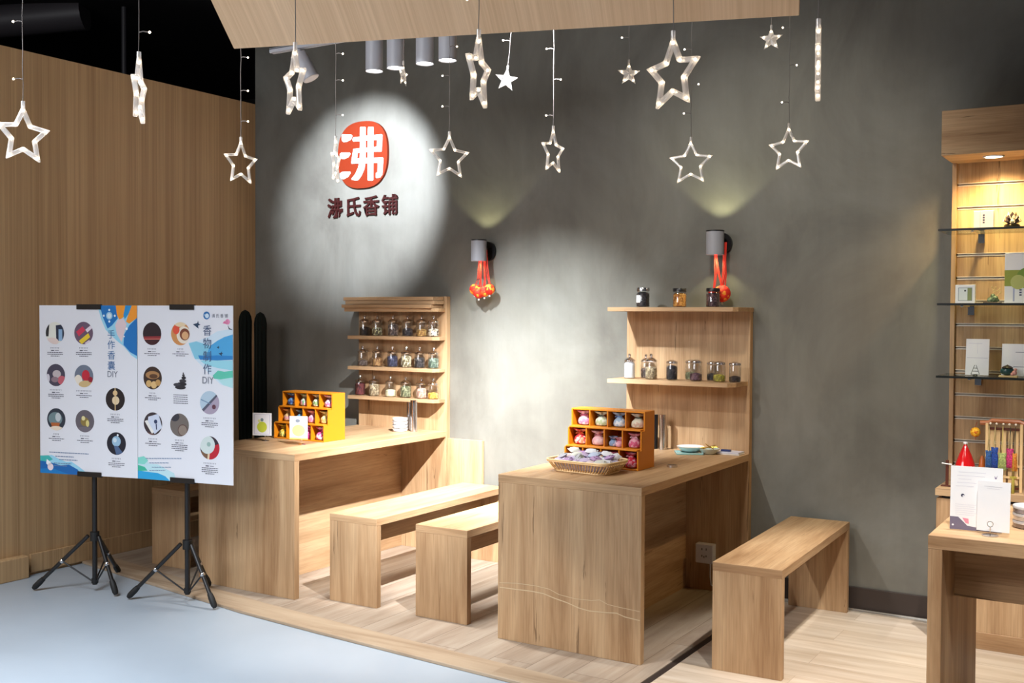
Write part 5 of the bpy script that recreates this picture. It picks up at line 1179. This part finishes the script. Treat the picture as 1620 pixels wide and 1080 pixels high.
for x_ in (0.05, 0.075, 0.10, 0.125, 0.15):
    m = MB(); m.box((x_ - 0.008, 0.003, 0.03), (x_ + 0.008, 0.008, 0.272)); m.build('slat', LW, t)
for z_ in (0.012, 0.06, 0.11):
    m = MB(); m.box((0.036, -0.004, z_), (0.164, 0.0025, z_ + 0.010)); m.build('lower_rail', LW if z_ > .05 else DW, t)
for k, x_ in enumerate((0.045, 0.07, 0.098, 0.122, 0.148)):
    m = MB(); m.ball((x_, -0.014, 0.300), 0.0052, 10); m.tube([(x_, -0.003, 0.300), (x_, -0.012, 0.300)], 0.0022, 6); m.build('peg', plain('pearl_peg', S(240, 226, 206), 0.3), t, True)
GH = 'sachets hanging from the wooden rack'
for k, (dx, zt, zb_, c1_, cord_, lb, w_) in enumerate(((0.040, 0.165, 0.10, (40, 84, 140), (214, 190, 130), 'blue sachet hanging leftmost on the wooden rack', 0.026), (0.064, 0.18, 0.10, (24, 66, 150), (214, 190, 130), 'deep blue sachet with black top hanging on the rack', 0.030),
        (0.096, 0.158, 0.093, (160, 170, 96), (224, 200, 120), 'olive green sachet hanging in the middle of the rack', 0.034), (0.126, 0.178, 0.105, (200, 50, 110), (60, 60, 40), 'magenta sachet hanging right of the green one', 0.030), (0.146, 0.160, 0.092, (226, 130, 40), (60, 60, 40), 'orange sachet hanging at the right end of the rack', 0.020))):
    t2 = thing('hanging_sachet', lb, 'sachet', (-0.735 + dx, -0.285 - 0.018 - (0.006 if k % 2 == 0 else 0), 0.7006), 0, GH); zt += 0.016; zb_ += 0.004
    hs_ = zt - zb_; nx, nz = 7, 8; vs = []; fs = []
    for s_ in (-1, 1):
        for j_ in range(nz):
            for i_ in range(nx):
                u = i_ / (nx - 1) * 2 - 1; v = j_ / (nz - 1) * 2 - 1; neck = 0.74 + 0.26 * min(1, abs(v - 0.5) * 3.2) if v > 0 else 1
                vs.append((u * w_ / 2 * neck, s_ * 0.007 * (1 - u ** 4) * (1 - v ** 4), (zb_ + zt) / 2 + v * hs_ / 2))
    for s_ in range(2):
        for j_ in range(nz - 1):
            for i_ in range(nx - 1): a = s_ * nx * nz + j_ * nx + i_; q = (a, a + 1, a + nx + 1, a + nx); fs.append(q if s_ == 0 else q[::-1])
    m = MB(); m.add(vs, fs); m.build('pouch', cloth('brocade', c1_, [tuple(min(255, int(q * 1.25)) for q in c1_)], 200), t2, True)
    m = MB(); m.tube([(0, 0, zt - hs_ * .2), (0.003, 0, zt + 0.03), (0.001, 0.004, 0.292)], 0.0012, 5); m.tube([(0, -0.001, zt - hs_ * .2), (-0.003, 0, zt + 0.03), (0.001, 0.004, 0.292)], 0.0012, 5); m.build('cord', plain('cord_col', S(*cord_), 0.6), t2, True)
t = thing('tassel', 'olive green knotted tassel hanging low beside the white tins', 'tassel', (-0.592, -0.325, 0.7006))
m = MB(); m.tube([(0, 0.004, 0.16), (0, 0, 0.075)], 0.001, 5); m.box((-0.014, -0.003, 0.066), (0.014, 0.003, 0.075)); m.build('knot', plain('olive_silk', S(166, 148, 54), 0.5), t)
m = MB(); m.lathe([(0.003, 0.066), (0.006, 0.062), (0.0065, 0.004), (0.006, 0.0)], (0, 0, 0), 14); m.build('fringe', plain('olive_fringe', S(150, 132, 46), 0.6), t, True)
# red gourd bottle with amber charm
t = thing('gourd_vase', 'glossy red gourd-shaped vase left of the hanging rack', 'vase', (-0.800, -0.25, 0.7006))
m = MB(); m.lathe([(0.026, 0), (0.032, 0.01), (0.045, 0.04), (0.046, 0.075), (0.040, 0.11), (0.026, 0.15), (0.010, 0.185), (0.006, 0.195)], (0, 0, 0), 30); m.build('body', plain('glossy_red', S(206, 24, 28), 0.12, coat=0.5), t, True)
m = MB(); m.lathe([(0.006, 0.195), (0.010, 0.199), (0.008, 0.206), (0.0001, 0.208)], (0, 0, 0), 16); m.build('stopper', WHITE, t, True)
m = MB(); m.lathe([(0.026, 0), (0.032, 0.012), (0.030, 0.05), (0.020, 0.085), (0.008, 0.10), (0.0001, 0.101)], (0, 0, 0), 24); o = m.build('amber_vase', plain('amber_glaze', S(176, 92, 40), 0.25), None, True, loc=(-0.732, -0.225, 0.7006)); o.data.transform(Matrix.Scale(1.45, 4, (0, 0, 1)) @ Matrix.Scale(0.62, 4, (1, 0, 0)) @ Matrix.Scale(0.62, 4, (0, 1, 0))); tag(o, 'narrow amber vase between the red gourd and the rack', 'vase')
t = thing('amber_charm', 'round woven amber bead charm hanging above the red vase', 'charm', (-0.757, -0.262, 0.955))
m = MB(); m.ball((0, 0, 0), 0.022, 18); m.build('bead', speckle('amber_weave', [S(236, 160, 20), S(206, 104, 10), S(246, 190, 50)], 130), t, True)
m = MB(); m.tube([(0, 0, 0.021), (0.002, 0, 0.035), (0.010, -0.018, 0.048)], 0.0012, 5); m.tube([(0, 0, -0.021), (0, 0, -0.036)], 0.0012, 5); m.build('cord', plain('red_string', S(180, 70, 40), 0.6), t, True)
t = thing('cross_stand', 'small dark wooden peg stand at the left end of the cabinet base', 'stand', (-0.873, -0.27, 0.7006))
m = MB(); m.box((-0.006, -0.006, 0.004), (0.006, 0.006, 0.12)); m.build('post', DW, t, bevel=0.001)
m = MB(); m.box((-0.025, -0.012, 0), (0.025, 0.012, 0.006)); m.build('foot', DW, t, bevel=0.001)
m = MB(); m.tube([(-0.022, -0.009, 0.106), (0.022, -0.009, 0.102)], 0.003, 8); m.build('peg', WHITE, t, True)

# ------------------------------------------------------------------ things on the counter
def sheet(label, x, y, w_, h_, rz, lean, ink, z0=0.002):
    t = bpy.data.objects.new('paper_notice', None); COL.objects.link(t); t.empty_display_size = 0.02; t.location = (x, y, 0.7505 + z0); t.rotation_euler = (-lean, 0, rz)
    tag(t, label, 'notice', 'white paper notices on the counter')
    m = MB(); m.box((0, 0, 0), (w_, 0.0015, h_)); m.build('sheet', PAPER, t); cv = Canvas(w_, h_); ink(cv); cv.build('print', t)
    return t
def inkn(cv):
    w_, h_ = cv.w, cv.h; g = C(215, 215, 225)
    for k, (a, b) in enumerate(((.15, .68), (.12, .66), (.15, .4), (.12, .5), (.1, .45))): cv.rect(w_ * a, h_ * (.09 + .055 * k), w_ * b, h_ * (.096 + .055 * k), g)
    for k in range(6): cv.rect(w_ * .1, h_ * (.60 + .032 * k), w_ * (.5 - .03 * (k % 2)), h_ * (.605 + .032 * k), g)
    cv.circ(w_ * .24, h_ * .46, w_ * .035, C(70, 70, 90)); cv.circ(w_ * .255, h_ * .47, w_ * .02, C(235, 235, 240), 2)
    cv.poly([(w_ * .84, h_ * .12), (w_ * .87, h_ * .15), (w_ * .90, h_ * .11), (w_ * .88, h_ * .17), (w_ * .85, h_ * .17)], C(140, 130, 160))
    cv.poly([(0, h_ * .80), (w_ * .16, h_ * .80), (w_ * .34, h_ * .93), (w_, h_ * .985), (w_, h_), (0, h_)], C(116, 108, 130))
    cv.poly([(w_ * .24, h_ * .81), (w_ * .36, h_ * .82), (w_ * .37, h_ * .9), (w_ * .31, h_ * .89)], C(236, 150, 170), 2); cv.circ(w_ * .06, h_ * .93, w_ * .02, C(240, 240, 245), 2)
def inkq(cv):
    w_, h_ = cv.w, cv.h
    cv.rect(w_ * .2, h_ * .1, w_ * .75, h_ * .108, C(205, 205, 212)); cv.rect(w_ * .28, h_ * .14, w_ * .68, h_ * .146, C(220, 220, 226))
sheet('larger white notice with a grey and pink corner standing on the counter', -0.641, -1.585, 0.162, 0.215, 0.05, 0.06, inkn)
sheet('smaller blank white notice standing in front of the larger one', -0.553, -1.612, 0.102, 0.165, -0.06, 0.07, inkq, 0.012)
t = thing('clip_stand', 'round wire clip holder at the foot of the paper notices', 'clip', (-0.508, -1.632, 0.7505))
m = MB(); m.lathe([(0.026, 0), (0.026, 0.003), (0.0001, 0.004)], (0, 0, 0), 24); m.build('foot', STEEL, t, True)
m = MB(); m.tube([(0, 0, 0.003), (0, 0, 0.030)], 0.0013, 6); rg = m.ring((0, 0, 0.039), (0, 1, 0), 0.009, 18); m.tube(rg + rg[:2], 0.0013, 6, cap=False); m.build('wire_loop', CHROME, t, True)
TINS = [('lowest', 0.0, (150, 140, 140)), ('middle', 0.0255, (225, 225, 232)), ('topmost', 0.0505, (190, 185, 195))]
for nm, dz, colr in TINS:
    t = thing('round_tin', '%s of the stacked round tins behind the notices on the counter' % nm, 'tin', (-0.405, -1.395, 0.7506 + dz), 0, 'stacked round tins on the counter')
    m = MB(); m.lathe([(0.060, 0), (0.062, 0.002), (0.062, 0.015), (0.060, 0.015)], (0, 0, 0), 36); m.build('tin_body', plain('tin_silver', S(*colr), 0.25, 0.7), t, True)
    m = MB(); m.lathe([(0.0635, 0.0152), (0.0635, 0.0225), (0.062, 0.0245), (0.0001, 0.0245)], (0, 0, 0), 36); m.build('lid', plain('tin_lid', S(226, 226, 232), 0.3, 0.3), t, True)
